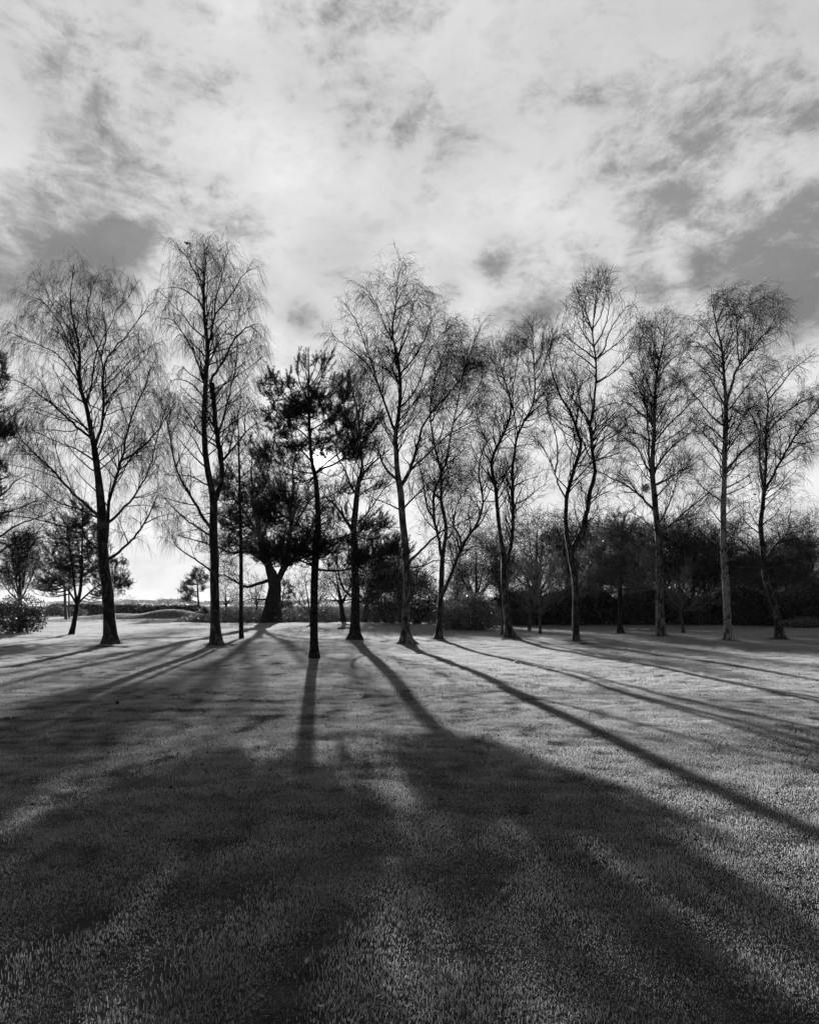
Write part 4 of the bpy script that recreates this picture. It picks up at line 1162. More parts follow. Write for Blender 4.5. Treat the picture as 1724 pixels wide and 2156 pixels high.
pine('pine_tree', 'dark young pine in the centre foreground, straight trunk, sun behind it', 18.4,
  [('f', [(455, 1052, 9.6), (453, 1000, 8.6), (450, 800, 8), (455, 500, 7.8), (465, 330, 7.4)]),
   ('j', [(595, 1700, 6.8), (592, 1500, 5.6), (577, 1250, 4.9), (558, 1170, 4.4), (540, 1100, 3.6), (528, 1000, 3.2), (520, 850, 3), (515, 700, 2.6), (510, 500, 2.1), (512, 300, 1.4), (508, 110, .8)])],
  [('j', 2.5, .8, [(570, 1195), (640, 1140), (720, 1120), (800, 1070), (880, 1000), (930, 900)]),
   ('j', 2, .6, [(565, 1190), (650, 1110), (790, 1000), (880, 940), (960, 870)]),
   ('j', 2.2, .6, [(545, 1100), (490, 1030), (440, 980), (370, 920), (300, 880)]),
   ('j', 1.7, .5, [(555, 1190), (450, 1180), (370, 1160), (270, 1110), (170, 1090)]),
   ('j', 1.8, .5, [(520, 900), (450, 820), (340, 760), (200, 620), (110, 420)]),
   ('j', 1.6, .5, [(517, 720), (400, 640), (250, 480), (170, 290)]),
   ('j', 1.6, .5, [(513, 660), (640, 540), (760, 430), (850, 330)]),
   ('j', 1.4, .5, [(511, 560), (440, 430), (410, 300), (420, 165)]),
   ('j', 1.4, .5, [(511, 540), (600, 430), (640, 290), (720, 125)]),
   ('j', 1.6, .5, [(518, 820), (650, 740), (760, 640), (850, 500)]),
   ('j', 1.6, .5, [(525, 960), (620, 900), (760, 850), (850, 790)]),
   ('j', 1.2, .5, [(512, 400), (560, 280), (590, 180)]),
   ('j', 1.2, .5, [(512, 420), (480, 300), (485, 160)]),
   ('j', 1.2, .5, [(512, 440), (600, 330), (650, 150)]),
   ('j', 1.2, .5, [(514, 620), (380, 560), (340, 420), (325, 330)]),
   ('j', 1.3, .5, [(595, 1640), (700, 1620), (850, 1600)]),
   ('j', 3, .8, [(580, 1800), (500, 1720), (430, 1640), (330, 1590), (200, 1500), (120, 1480)]),
   ('j', 1.8, .6, [(585, 1800), (760, 1760), (880, 1720), (1000, 1680), (1150, 1610)]),
   ('j', 2.6, .7, [(565, 2030), (760, 2050), (900, 2020), (1000, 1970), (1150, 1880), (1290, 1820)]),
   ('j', 2.4, .7, [(565, 2010), (440, 1950), (300, 1930), (150, 1880)]),
   ('j', 1.4, .5, [(590, 1500), (500, 1440), (400, 1420), (300, 1400)]),
   ('j', 1.3, .5, [(590, 1420), (700, 1390), (800, 1330), (880, 1310)])],
  [(648, 862, 50, 48, 50), (648, 905, 92, 44, 60), (600, 872, 54, 50, 38), (694, 856, 50, 50, 36), (572, 822, 26, 36, 14), (719, 826, 26, 40, 14), (625, 835, 34, 36, 14), (670, 830, 30, 40, 14),
   (650, 950, 60, 18, 18), (600, 955, 35, 22, 20), (755, 935, 40, 42, 40), (740, 965, 30, 20, 18), (792, 890, 20, 28, 10), (545, 950, 30, 25, 14),
   (600, 1040, 50, 40, 44), (555, 1075, 40, 30, 40), (720, 1040, 40, 40, 14), (790, 1110, 42, 30, 34), (590, 1168, 66, 26, 110), (800, 1165, 70, 34, 95), (720, 1165, 62, 30, 52), (640, 1150, 52, 26, 48),
   (560, 1140, 40, 25, 16), (690, 1100, 40, 30, 12), (835, 1150, 30, 20, 16), (620, 1080, 60, 45, 26), (610, 1120, 50, 30, 20), (560, 910, 30, 40, 16), (790, 1010, 26, 30, 8), (735, 880, 30, 40, 14), (640, 1000, 50, 25, 12)],
  101, candles=[('j', 510, 310, 508, 85), ('j', 500, 300, 485, 150), ('j', 470, 300, 415, 150), ('j', 520, 260, 590, 175), ('j', 640, 300, 655, 140), ('j', 650, 290, 722, 112), ('j', 620, 300, 630, 180), ('j', 680, 300, 752, 205),
   ('j', 180, 400, 170, 272), ('j', 215, 380, 247, 298), ('j', 140, 420, 140, 325), ('j', 360, 320, 355, 245), ('j', 410, 330, 415, 225), ('j', 330, 420, 320, 315), ('j', 380, 440, 385, 365), ('j', 800, 400, 805, 315), ('j', 850, 430, 862, 355),
   ('j', 1040, 580, 1072, 475), ('j', 985, 700, 985, 605), ('j', 260, 470, 285, 390), ('j', 720, 380, 740, 300), ('j', 90, 480, 75, 400)], nd=42, ln=.08, w=.0095)

pine('pine_tree', 'slender pine with long bare stem between second birch and central pine', 28.5,
  [('i', [(720, 2112, 5.2), (717, 2000, 4.4), (716, 1700, 4.2), (716, 1350, 3.8), (710, 1100, 3.4), (703, 700, 2.6), (697, 500, 2), (695, 380, 1.5), (690, 200, .9), (690, 60, .4)])],
  [('i', 1.2, .4, [(712, 900), (620, 800), (540, 760), (460, 700)]), ('i', 1.2, .4, [(712, 950), (820, 880), (900, 800), (960, 700)]),
   ('i', 1.2, .4, [(710, 760), (640, 660), (590, 600)]), ('i', 1.2, .4, [(705, 700), (780, 640), (860, 560), (900, 480)]),
   ('i', 1.2, .4, [(714, 1200), (620, 1150), (560, 1080)]), ('i', 1.2, .4, [(714, 1250), (800, 1180), (880, 1120)]),
   ('i', 1.1, .4, [(714, 1300), (640, 1260), (560, 1230)]), ('i', 1, .3, [(698, 500), (740, 430), (800, 400)]), ('i', 1, .3, [(697, 420), (650, 320), (640, 220)])],
  [(498, 1025, 48, 36, 53), (520, 1060, 55, 36, 53), (496, 1100, 48, 36, 53), (510, 1135, 50, 25, 42), (470, 1020, 26, 28, 18), (548, 1020, 38, 36, 32), (505, 1155, 36, 16, 21), (470, 1110, 21, 23, 6),
   (504, 930, 26, 13, 7), (490, 900, 14, 18, 3), (530, 975, 40, 25, 18), (478, 985, 21, 16, 4), (545, 1090, 48, 39, 27), (560, 1045, 40, 34, 21), (530, 1110, 48, 34, 24)], 102, nd=30, ln=.095, w=.012, shoot=.30)

pine('pine_tree', 'small rounded pine at left with leaning forked trunk', 33.0,
  [('h', [(505, 2092, 5.6), (520, 2040, 4.8), (540, 1930, 4.4), (550, 1860, 4.2), (572, 1780, 3.2), (580, 1650, 2.8), (585, 1450, 2), (585, 1250, 1), (585, 1170, .4)])],
  [('h', 3, 1, [(548, 1865), (535, 1800), (520, 1650), (500, 1500), (480, 1330)]), ('h', 2.4, .7, [(545, 1870), (480, 1760), (420, 1700), (330, 1640), (260, 1600)]),
   ('h', 2.2, .6, [(558, 1860), (620, 1800), (690, 1740), (780, 1710), (890, 1740)]), ('h', 1.5, .5, [(578, 1680), (660, 1600), (760, 1560), (880, 1580)]),
   ('h', 1.5, .5, [(520, 1650), (420, 1560), (330, 1490), (290, 1440)]), ('h', 1.3, .4, [(582, 1500), (660, 1400), (700, 1300)]), ('h', 1.3, .4, [(500, 1480), (420, 1380), (380, 1260)])],
  [(160, 1100, 34, 40, 51), (178, 1085, 20, 25, 23), (135, 1130, 40, 34, 57), (185, 1140, 42, 34, 57), (120, 1175, 40, 30, 57), (165, 1180, 48, 32, 68), (205, 1180, 38, 34, 54), (100, 1215, 34, 28, 47),
   (145, 1215, 40, 24, 44), (190, 1215, 40, 22, 37), (235, 1215, 36, 30, 47), (250, 1240, 30, 20, 27), (90, 1240, 24, 14, 20), (215, 1250, 24, 16, 17), (240, 1190, 26, 18, 17)], 103, nd=26, ln=.10, w=.015, shoot=.30)

pine('pine_tree', 'pine of grey-lit round crown standing alone on the right lawn edge', 35.3,
  [('', [(1306, 1335, 5.6), (1305, 1320, 5), (1305, 1260, 4.8), (1306, 1200, 4.2), (1308, 1140, 3), (1312, 1100, 1.8), (1318, 1072, .5)])],
  [('', 2, .5, [(1305, 1245), (1280, 1248), (1255, 1252), (1228, 1255)]), ('', 2, .5, [(1306, 1225), (1340, 1215), (1365, 1205), (1385, 1195)]),
   ('', 2, .5, [(1306, 1200), (1275, 1180), (1245, 1170), (1222, 1165)]), ('', 1.8, .5, [(1307, 1175), (1335, 1155), (1365, 1140)]),
   ('', 1.6, .5, [(1307, 1150), (1280, 1130), (1255, 1120)]), ('', 1.4, .4, [(1309, 1125), (1330, 1105), (1345, 1092)]), ('', 1.4, .4, [(1310, 1115), (1295, 1095), (1290, 1080)]),
   ('', 1.8, .5, [(1305, 1235), (1260, 1225), (1222, 1215)]), ('', 1.8, .5, [(1306, 1240), (1345, 1240), (1375, 1238)])],
  [(1312, 1100, 28, 24, 26), (1290, 1125, 42, 26, 40), (1340, 1125, 36, 30, 34), (1265, 1155, 42, 30, 44), (1310, 1160, 48, 30, 44), (1355, 1165, 34, 32, 34), (1245, 1190, 32, 30, 34), (1290, 1200, 46, 28, 44),
   (1340, 1205, 42, 28, 38), (1240, 1225, 34, 22, 30), (1285, 1232, 42, 20, 30), (1345, 1235, 38, 18, 24), (1245, 1250, 32, 12, 18), (1375, 1195, 22, 26, 14)], 104, nd=24, ln=.11, w=.015, shoot=.32, leaf='needle_lit')

pine('pine_tree', 'dark pine foliage overhanging from the left edge', 22.0,
  [('', [(-75, 1370, 10), (-72, 1250, 9), (-68, 1100, 8), (-62, 950, 6), (-58, 850, 4), (-55, 740, 1)])],
  [('', 2.4, .6, [(-66, 1060), (-30, 1030), (0, 1010), (25, 1000)]), ('', 2.2, .6, [(-62, 960), (-35, 930), (0, 915), (35, 905)]), ('', 2, .6, [(-60, 880), (-30, 850), (-5, 830), (18, 800)]),
   ('', 1.6, .5, [(-58, 820), (-40, 790), (-15, 765), (5, 755)]), ('', 2, .6, [(-66, 1130), (-30, 1110), (0, 1095), (18, 1080)])],
  [(2, 895, 32, 34, 34), (15, 905, 28, 20, 20), (-2, 770, 18, 24, 16), (0, 805, 16, 20, 12), (-20, 850, 30, 40, 20), (-5, 1005, 22, 34, 20), (5, 1090, 16, 14, 10), (-40, 960, 35, 60, 30), (-2, 1040, 16, 24, 10), (-60, 800, 40, 50, 30)], 105, nd=26, ln=.09, w=.012)

pine('pine_tree', 'small windswept pine with slanting crown beyond the left mound', 75.0,
  [('i', [(352, 1905, 2.4), (350, 1860, 2), (340, 1750, 1.8), (334, 1650, 1.5), (330, 1560, .8), (345, 1490, .3)])],
  [('i', 1, .3, [(338, 1700), (280, 1680), (220, 1690)]), ('i', 1, .3, [(334, 1640), (280, 1600), (240, 1610)]), ('i', 1, .3, [(332, 1600), (380, 1570), (420, 1580)]), ('i', .9, .3, [(344, 1790), (260, 1760), (200, 1760)])],
  [(408, 1218, 18, 7, 20), (418, 1206, 14, 8, 18), (398, 1230, 14, 7, 16), (393, 1248, 15, 9, 20), (402, 1258, 12, 6, 12), (390, 1265, 12, 5, 10), (430, 1222, 13, 8, 14), (426, 1240, 10, 5, 8), (386, 1238, 8, 5, 6)], 106, nd=30, ln=.16, w=.022, shoot=.5)
pine('pine_tree', 'small layered pine peeping out right of the oak trunk', 78.0,
  [('', [(594, 1300, 1.8), (594, 1270, 1.6), (597, 1245, 1.2), (600, 1228, .4)])],
  [('', .8, .3, [(596, 1252), (606, 1248), (614, 1249)]), ('', .8, .3, [(598, 1240), (608, 1236), (614, 1236)]), ('', .8, .3, [(595, 1262), (603, 1258), (610, 1260)])],
  [(606, 1235, 10, 4, 10), (605, 1247, 11, 4, 10), (602, 1258, 9, 4, 8), (600, 1228, 6, 4, 6)], 107, nd=26, ln=.16, w=.022, shoot=.45)
pine('pine_tree', 'dark pine clump behind the limbs of the rightmost birch', 50.0,
  [('', [(1672, 1318, 3), (1672, 1250, 2.8), (1670, 1190, 2.2), (1668, 1140, 1.2), (1668, 1125, .4)])],
  [('', 1.4, .4, [(1671, 1200), (1650, 1180), (1635, 1170)]), ('', 1.4, .4, [(1671, 1190), (1690, 1165), (1710, 1155)]), ('', 1.4, .4, [(1670, 1170), (1655, 1150), (1650, 1140)])],
  [(1668, 1145, 26, 14, 26), (1690, 1150, 24, 14, 18), (1650, 1165, 22, 14, 16), (1640, 1215, 28, 14, 14), (1690, 1200, 24, 14, 14)], 108, nd=30, ln=.13, w=.014, shoot=.4)


# ------------------------------------------------------------------ shrubs, hedges, brambles
def leaves(geo, pos, size, rng, flat=0.0, up=None):
    n = len(pos)
    a = norm(rng.normal(size=(n, 3))); b = norm(np.cross(a, rng.normal(size=(n, 3))))
    if flat:
        a[:, 2] *= 1 - flat; b[:, 2] *= 1 - flat
        a = norm(a); b = norm(b)
    s = size * rng.uniform(.6, 1.4, (n, 1))
    v = np.stack([pos - a * s, pos + b * s * .45, pos + a * s, pos - b * s * .45], 1).reshape(-1, 3)
    geo.add(v, np.arange(4 * n).reshape(n, 4))


def shrub(name, label, px, Y, lobes, n, size, leaf, seed, cat='shrub', stems=True, group=None):
    """lobes: (px, py, rx, ry); a leafy shell over twigs, darker hollow inside"""
    rng = np.random.default_rng(seed)
    mpp = Y / F
    base = P(px, HOR, Y); base[2] = 0
    root = empty(name, tuple(base), label, cat, group)
    g = Geo(); gs_ = Geo()
    area = sum(rx * ry for (_, _, rx, ry) in lobes)
    for (cx_, cy_, rx, ry) in lobes:
        k = int(n * rx * ry / area)
        v = norm(rng.normal(size=(k, 3)))
        bump = 1 + .16 * np.sin(v[:, :1] * 7 + cx_) * np.sin(v[:, 2:] * 6 + cy_) + .10 * np.sin(v[:, 1:2] * 13)
        r = bump * (1 - .55 * rng.random((k, 1)) ** 2.2)
        pos = P(cx_, cy_, Y) + v * r * np.array([rx, rx * .9, ry]) * mpp
        pos = pos[pos[:, 2] > .03]
        leaves(g, pos, size, rng)
        m = max(6, k // 260)
        tip = pos[rng.integers(0, len(pos), m)]
        st = np.tile(base + np.array([0, 0, -.05]), (m, 1)) + rng.normal(0, .12, (m, 3)) * np.array([1, 1, 0])
        st[:, :2] += (P(cx_, cy_, Y)[:2] - base[:2]) * .55
        s_ = np.linspace(0, 1, 6)[None, :, None]
        path = st[:, None] * (1 - s_) + tip[:, None] * s_
        path[:, 1:-1] += rng.normal(0, .06, (m, 4, 3))
        tubes(gs_, path, np.linspace(.03, .008, 6)[None].repeat(m, 0), 4)
    obj('foliage', g.mesh('foliage', base), leaf, root)
    obj('stems', gs_.mesh('stems', base), 'twig', root)
    return root


shrub('shrub', 'dark rounded shrub at the left edge in front of the multi-stemmed tree', 42, 35.0, [(40, 1292, 50, 40), (15, 1300, 40, 34), (70, 1305, 26, 26)], 9000, .055, 'needle', 201)
shrub('evergreen_bush', 'broad evergreen bush with lit plumes right of the slim birch', 995, 39.0, [(985, 1295, 52, 40), (1020, 1300, 42, 32), (955, 1305, 30, 26), (1000, 1268, 30, 22)], 16000, .06, 'needle_lit', 202)
shrub('thicket_shrub', 'dense dark evergreen in the thicket right of the stout trunk', 812, 55.0, [(812, 1250, 44, 58), (785, 1280, 40, 34), (840, 1225, 30, 34)], 15000, .075, 'needle', 203)
shrub('thicket_shrub', 'dense dark shrub behind the broad birch trunk', 885, 52.0, [(880, 1262, 48, 50), (920, 1285, 42, 34), (850, 1285, 38, 32)], 15000, .075, 'needle', 204)
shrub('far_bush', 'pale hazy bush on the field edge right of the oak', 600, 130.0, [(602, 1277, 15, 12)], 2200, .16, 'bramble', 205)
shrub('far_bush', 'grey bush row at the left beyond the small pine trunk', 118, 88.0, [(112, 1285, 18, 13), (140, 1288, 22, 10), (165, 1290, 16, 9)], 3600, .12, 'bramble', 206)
shrub('scrub_bush', 'scrubby bush on the bank just left of the oak trunk', 525, 63.0, [(525, 1298, 28, 14), (500, 1300, 22, 11)], 3200, .08, 'bramble', 207)
shrub('holly_bush', 'dark holly under the woodland at the right edge', 1690, 46.0, [(1690, 1270, 45, 45), (1720, 1265, 40, 50)], 11000, .06, 'needle', 208)
shrub('fern_clump', 'low ragged undergrowth at the foot of the right-hand hedge', 1690, 44.5, [(1670, 1312, 30, 9), (1700, 1310, 34, 11)], 3800, .05, 'bramble', 209)


def hedge(name, label, ends, h, depth, n, size, seed, leaf='hedge', wob=.25, cat='hedge'):
    (x0, y0), (x1, y1) = ends
    rng = np.random.default_rng(seed)
    L = math.hypot(x1 - x0, y1 - y0)
    dx, dy = (x1 - x0) / L, (y1 - y0) / L
    base = np.array([(x0 + x1) / 2, (y0 + y1) / 2, 0])
    root = empty(name, tuple(base), label, cat)
    K = max(8, int(L / .8))
    s = np.linspace(0, L, K)
    topz = h * (1 + wob * .35 * np.sin(s * 1.1 + seed) + wob * .3 * np.sin(s * .37 + seed * 2) + rng.normal(0, wob * .12, K))
    topz[[0, -1]] *= .8
    dep = depth / 2 * (1 + .12 * np.sin(s * .9 + 1.3 * seed))
    prof = [(-1, -.05), (-1.0, .55), (-.72, .93), (0, 1.0), (.72, .93), (1.0, .55), (1, -.05)]
    g = Geo()
    v = []
    for k in range(K):
        for (o, z) in prof:
            oo = o * dep[k] * .88
            v.append((x0 + dx * s[k] - dy * oo, y0 + dy * s[k] + dx * oo, z * topz[k] * .94))
    m = len(prof)
    idx = np.arange(K * m).reshape(K, m)
    q = np.stack([idx[:-1, :-1], idx[1:, :-1], idx[1:, 1:], idx[:-1, 1:]], -1).reshape(-1, 4)
    g.add(v, q)
    obj('light_block_core', g.mesh('light_block_core', base), 'light_block', root)  # dark solid core added behind the leaves to block light
    g = Geo()
    t = rng.random(n) * L
    tz = np.interp(t, s, topz); td = np.interp(t, s, dep)
    u = rng.random(n) * (len(prof) - 1)
    i = u.astype(int); f = u - i
    pr = np.array(prof)
    o = (pr[i, 0] * (1 - f) + pr[i + 1, 0] * f) * td; z = (pr[i, 1] * (1 - f) + pr[i + 1, 1] * f) * tz
    k_ = rng.uniform(.86, 1.06, n)
    pos = np.stack([x0 + dx * t - dy * o * k_, y0 + dy * t + dx * o * k_, np.maximum(z * k_, .02)], 1)
    pos += rng.normal(0, .05, pos.shape)
    leaves(g, pos, size, rng)
    obj('foliage', g.mesh('foliage', base), leaf, root)
    return root


hedge('hedge', 'long dark hedge along the far side of the right lawn', ((6.5, 51.5), (34.0, 46.5)), 2.9, 2.2, 26000, .075, 301, wob=.35)
hedge('hedge', 'lower clipped hedge far left, beyond the mown mound', ((-57.0, 98.0), (-41.0, 97.0)), 1.75, 2.0, 5000, .12, 302, wob=.12)
hedge('hedge', 'nearer clipped hedge with rounded end beyond the mound', ((-40.0, 92.0), (-29.5, 88.0)), 1.65, 2.4, 5000, .11, 303, wob=.10)

# bramble bank and drifts of dead leaves: nobody could count them
rng = np.random.default_rng(77)
g = Geo(); n = 26000
x = rng.uniform(-22, 3.2, n); y = rng.uniform(57.5, 62.5, n)
hh = (1.05 + .35 * np.sin(x * 1.3) + .25 * np.sin(x * 3.1 + 1) + .2 * np.sin(x * .45)) * np.clip((y - 57.2) / 2.2, .2, 1) * np.clip((x + 23.5) / 4, .25, 1)
pos = np.stack([x, y, gz(x, y) + hh * rng.random(n) ** .6], 1)
leaves(g, pos, .075, rng)
# arching bramble canes
m = 700
bx = rng.uniform(-21, 3, m); by = rng.uniform(58, 62, m)
a = rng.uniform(0, 6.28, m); L = rng.uniform(.6, 1.6, m); hgt = rng.uniform(.5, 1.5, m)
s_ = np.linspace(0, 1, 6)
path = np.stack([bx[:, None] + np.cos(a)[:, None] * L[:, None] * s_, by[:, None] + np.sin(a)[:, None] * L[:, None] * s_ * .5, hgt[:, None] * np.sin(s_ * 2.4)[None]], -1)
tubes(g, path, np.linspace(.012, .006, 6)[None].repeat(m, 0), 3)
o = obj('bramble_bank', g.mesh('bramble_bank'), 'bramble')
tag(o, 'tangled brambles and dead stems along the far lawn edge', 'brambles', kind='stuff')
g = Geo(); n = 9000
x = rng.uniform(-37, -15, n); y = 60.5 + rng.normal(0, 1.6, n) + .12 * (x + 26)
pos = np.stack([x, y, gz(x, y) + .03 + .22 * rng.random(n) ** 2 * (.5 + .5 * np.sin(x * .9))], 1)
leaves(g, pos, .05, rng, .3)
o = obj('leaf_litter', g.mesh('leaf_litter'), 'litter')
tag(o, 'glinting strip of dead leaves before the mown mound', 'leaf litter', kind='stuff')
g = Geo(); n = 2600
y = rng.uniform(3, 34, n); x = rng.uniform(-.66, .66, n) * y
pos = np.stack([x, y, gz(x, y) + .035], 1)
leaves(g, pos, .020, rng, .5)
o = obj('fallen_leaves', g.mesh('fallen_leaves'), 'fallen')
tag(o, 'tiny dead leaves scattered over the lawn', 'fallen leaves', kind='stuff')

g = Geo(); n = 420
y = 2.0 + 14 * rng.random(n) ** 1.4; x = rng.uniform(-.68, .68, n) * y
pos = np.stack([x, y, gz(x, y) + .02], 1)
leaves(g, pos, .015, rng, .6)
o = obj('pale_leaves', g.mesh('pale_leaves'), 'fallen_pale')
tag(o, 'pale dead leaves scattered over the near lawn', 'fallen leaves', kind='stuff')

# far wood on the skyline
g = Geo(); n = 16000
x = rng.uniform(-720, 560, n); y = 1250 + rng.normal(0, 20, n)
hh = 11.0 + 2.4 * np.sin(x * .022) + 1.8 * np.sin(x * .065 + 1) + 1.4 * np.sin(x * .15)
pos = np.stack([x, y, hh * rng.random(n) ** .55], 1)
leaves(g, pos, 1.9, rng)
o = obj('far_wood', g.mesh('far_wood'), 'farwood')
tag(o, 'hazy line of woodland on the far horizon', 'wood', kind='stuff')


# ------------------------------------------------------------------ small things
def box(geo, x0, x1, y0, y1, z0, z1, bev=0.0):
    b = bev
    v = []
    for (z, k) in ((z0, b), (z0 + b, 0), (z1 - b, 0), (z1, b)):
        v += [(x0 + k, y0 + k, z), (x1 - k, y0 + k, z), (x1 - k, y1 - k, z), (x0 + k, y1 - k, z)]
    q = [(3, 2, 1, 0), (12, 13, 14, 15)]
    for l in range(3):
        for i in range(4):
            q.append((l * 4 + i, l * 4 + (i + 1) % 4, l * 4 + 4 + (i + 1) % 4, l * 4 + 4 + i))
    geo.add(v, q)


for (px, py, w, lab) in [(1333, 1326.3, .50, 'white painted board lying on the shaded grass, left of two'), (1358, 1327.4, .52, 'white painted board lying on the shaded grass, right of two')]:
    Yb = 40.0
    c = P(px, py, Yb)
    z = float(gz(c[0], Yb))
    g = Geo(); box(g, -w / 2, w / 2, -.05, .05, 0, .075, .008)
    me = g.mesh('board')
    root = empty('white_board', (c[0], Yb, z + .09), lab, 'board', 'white boards on the lawn')
    obj('board', me, 'white', root)
    g = Geo()
    for sx in (-w / 2 + .06, w / 2 - .06):
        box(g, sx - .02, sx + .02, -.02, .02, -.10, -.002)
    obj('peg', g.mesh('peg'), 'twig', root)


def lump(name, label, cat, px, py, r, m, seed, squash=.7, group=None):
    Yb = CAM_H * F / (py - HOR)
    c = P(px, py, Yb)
    rng = np.random.default_rng(seed)
    g = Geo()
    nu, nv = 10, 7
    v = []
    for j in range(nv):
        th = math.pi * (j + .02) / (nv - 1 + .04)
        for i in range(nu):
            ph = 2 * math.pi * i / nu
            k = 1 + .18 * math.sin(3 * ph + seed) * math.sin(th) + .1 * rng.normal()
            v.append((r * k * math.sin(th) * math.cos(ph), r * k * math.sin(th) * math.sin(ph) * .8, r * squash * k * math.cos(th)))
    idx = np.arange(nu * nv).reshape(nv, nu); nx = np.roll(idx, -1, 1)
    g.add(v, np.stack([idx[:-1], idx[1:], nx[1:], nx[:-1]], -1).reshape(-1, 4))
    o = obj(name, g.mesh(name, smooth=True), m, None, (c[0], Yb, float(gz(c[0], Yb)) + r * squash * .75 + .02))
    return tag(o, label, cat, group)


lump('pale_pebble', 'small white pebble on the near shaded lawn', 'pebble', 998, 1558, .028, 'stone', 5)
lump('pale_clod', 'pale clod catching light at a shadow edge right of centre', 'clod', 1087, 1397, .075, 'stone', 6, .6)
lump('dark_clod', 'small dark clod on the lawn lower left', 'clod', 247, 1485, .035, 'oakbark', 7)

# fallen bough left of the stout trunk
c = P(725, 1325, 41.0)
pts = np.array([[-.45, 0, .06], [-.2, .05, .10], [.05, -.03, .09], [.3, .04, .11], [.5, 0, .07]])
g = Geo(); tubes(g, smooth_poly(pts, 12)[None], np.linspace(.075, .04, 12)[None], 8)
root = empty('fallen_bough', (c[0], 41.0, float(gz(c[0], 41.0))), 'short dark bough lying on the grass left of the stout trunk', 'branch')
obj('bough', g.mesh('bough', smooth=True), 'oakbark', root)
g = Geo(); tubes(g, np.array([[[.1, 0, .1], [.25, -.15, .2], [.35, -.3, .22]], [[-.1, 0, .1], [-.2, .12, .24], [-.3, .2, .3]]]), np.tile([.02, .014, .006], (2, 1)), 5)
obj('side_twig', g.mesh('side_twig'), 'twig', root)


def bird(label, px, py, Y, size, face):
    """perched bird: body, wings, beak, legs"""
    c = P(px, py, Y)
    root = empty('bird', tuple(c), label, 'bird')
    root.rotation_euler = (0, 0, face)
    root.scale = (size, size, size)
    prof = [(-.62, .02, .10), (-.45, .035, .08), (-.30, .07, .05), (-.12, .14, .02), (.08, .17, .02), (.22, .15, .06), (.31, .11, .13), (.38, .105, .18), (.45, .08, .20), (.50, .03, .20)]
    ctr = np.array([[x, 0, z] for (x, r, z) in prof]); rad = np.array([r for (x, r, z) in prof])
    g = Geo(); tubes(g, ctr[None], rad[None], 10)
    obj('body', g.mesh('body', smooth=True), 'bird', root)
    g = Geo(); g.add([(.49, -.022, .205), (.49, .022, .205), (.49, 0, .17), (.63, 0, .185)], None, [(0, 1, 3), (1, 2, 3), (2, 0, 3), (0, 2, 1)])
    obj('beak', g.mesh('beak'), 'bird', root)
    for s in (-1, 1):
        g = Geo(); g.add([(.2, s * .15, .1), (.0, s * .18, .08), (-.5, s * .06, .08), (-.2, s * .165, -.04), (.12, s * .17, -.02), (0, s * .15, .02)], None, [(0, 1, 4), (1, 3, 4), (1, 2, 3), (0, 4, 5), (5, 4, 3), (5, 3, 2)])
        obj('wing', g.mesh('wing'), 'bird', root)
        g = Geo(); tubes(g, np.array([[[.02, s * .05, -.12], [.03, s * .05, -.26]]]), np.array([[.012, .01]]), 5)
        obj('leg', g.mesh('leg'), 'bird', root)
    return root


bird('dark bird perched in the topmost twigs of the tallest birch', 395, 512, 23.6, .26, math.pi + .1)
bird('tiny dark bird on a twig right of the straight pale-trunked birch', 1540, 1004, 27.6, .16, .4)
bird('small dark bird perched left of the rightmost birch stem', 1590, 1041, 29.0, .2, 2.6)

# nest against the grey-barked birch
rng = np.random.default_rng(9)
c = P(1359, 1027, 29.7)
m = 85
v = norm(rng.normal(size=(m, 3))) * np.array([.15, .15, .085]) * rng.uniform(.3, 1.15, (m, 1))
d = norm(np.cross(v, rng.normal(size=(m, 3)))) * .16
path = np.stack([v - d + rng.normal(0, .03, (m, 3)), v * 1.08, v + d + rng.normal(0, .03, (m, 3))], 1)
g = Geo(); tubes(g, path * 1.25, np.full((m, 3), .0055), 3)
o = obj('bird_nest', g.mesh('bird_nest'), 'twig', None, tuple(c))
tag(o, 'dark ball of twigs, a nest beside the grey-barked birch trunk', 'nest')

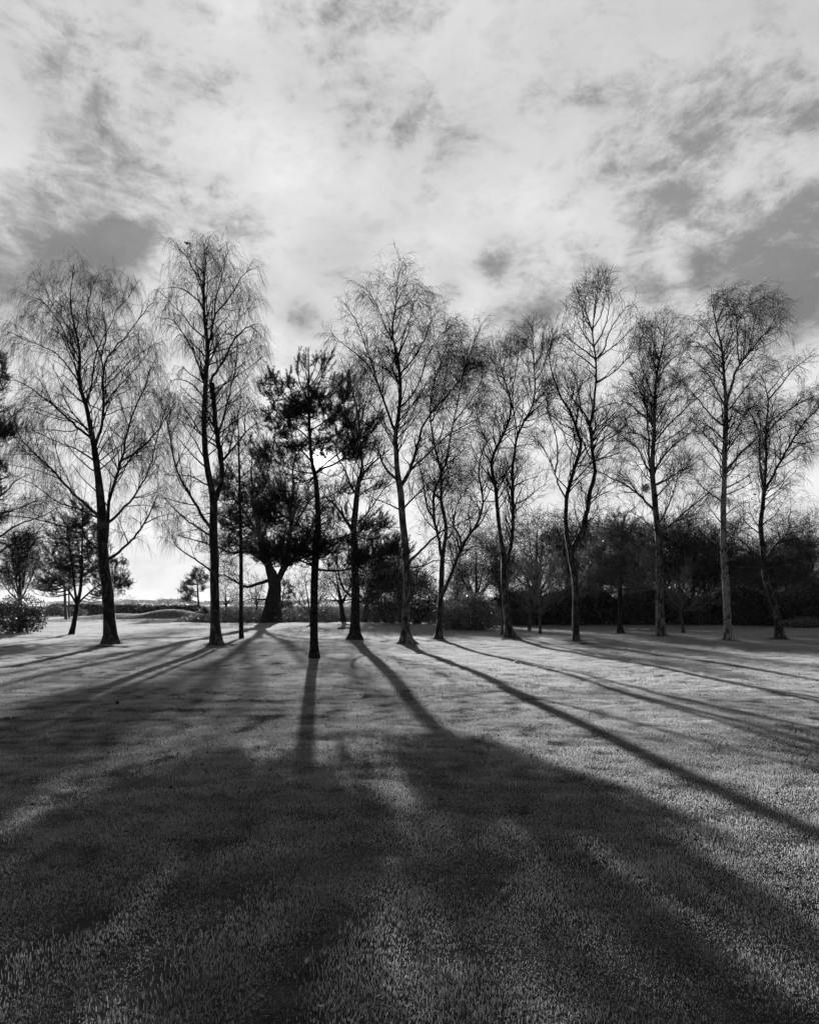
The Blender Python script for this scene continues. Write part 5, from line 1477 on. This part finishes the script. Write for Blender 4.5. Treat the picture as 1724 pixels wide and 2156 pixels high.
# house beyond the right hedge
Yh = 84.0
hx = P(1581, HOR, Yh)[0]
zt = P(1581, 1173, Yh)[2]; ze = P(1581, 1197, Yh)[2]
wx = 22 * Yh / F
root = empty('house', (hx, Yh, 0), 'dark gabled house roof showing between the two right-hand birches', 'house')
g = Geo(); box(g, -wx - 1.6, wx + 1.6, 0, 9, 0, ze - .12)
obj('wall', g.mesh('wall'), 'wall', root)
g = Geo()
o_ = wx + 2.2
zz = zt - (zt - ze)
g.add([(-o_, -.4, ze - .5), (0, -.4, zt), (o_, -.4, ze - .5), (-o_, 9.4, ze - .5), (0, 9.4, zt), (o_, 9.4, ze - .5),
       (-o_, -.4, ze - .7), (0, -.4, zt - .22), (o_, -.4, ze - .7), (-o_, 9.4, ze - .7), (0, 9.4, zt - .22), (o_, 9.4, ze - .7)],
      [(0, 1, 4, 3), (1, 2, 5, 4), (6, 9, 10, 7), (7, 10, 11, 8), (0, 6, 7, 1), (1, 7, 8, 2), (3, 4, 10, 9), (4, 5, 11, 10), (0, 3, 9, 6), (2, 8, 11, 5)])
rf = obj('roof', g.mesh('roof'), 'roof', root)
g = Geo(); g.add([(-wx - 1.5, 0.02, ze - .13), (wx + 1.5, .02, ze - .13), (0, .02, zt - .35)], None, [(0, 1, 2)])
obj('gable', g.mesh('gable'), 'roof', root)
g = Geo(); box(g, -.35, .35, 3, 3.7, zt - .6, zt + .5)
obj('chimney', g.mesh('chimney'), 'roof', rf)
for wx_ in (-1.6, 1.6):
    g = Geo(); box(g, wx_ - .5, wx_ + .5, -.05, .05, 2.9, 4.2)
    w_ = obj('window', g.mesh('window'), 'white', root)
    g = Geo(); box(g, wx_ - .42, wx_ + .42, -.07, -.052, 2.98, 4.12)
    obj('pane', g.mesh('pane'), 'glass', w_)

# ------------------------------------------------------------------ air
g = Geo(); box(g, -1205, 1205, -62, 1505, -1.0, 18.5)
hm = bpy.data.materials.new('haze')
hm.use_nodes = True
hm.node_tree.nodes.clear()
hn = NT(hm.node_tree)
pv = hn.new('ShaderNodeVolumePrincipled')
pv.inputs['Color'].default_value = (.9, .9, .9, 1)
pv.inputs['Density'].default_value = 0.00011
pv.inputs['Anisotropy'].default_value = 0.2
hm.node_tree.links.new(pv.outputs[0], hn.new('ShaderNodeOutputMaterial').inputs['Volume'])
o = obj('haze', g.mesh('haze'), hm)
tag(o, 'thin pale haze over the whole place', 'haze', kind='stuff')
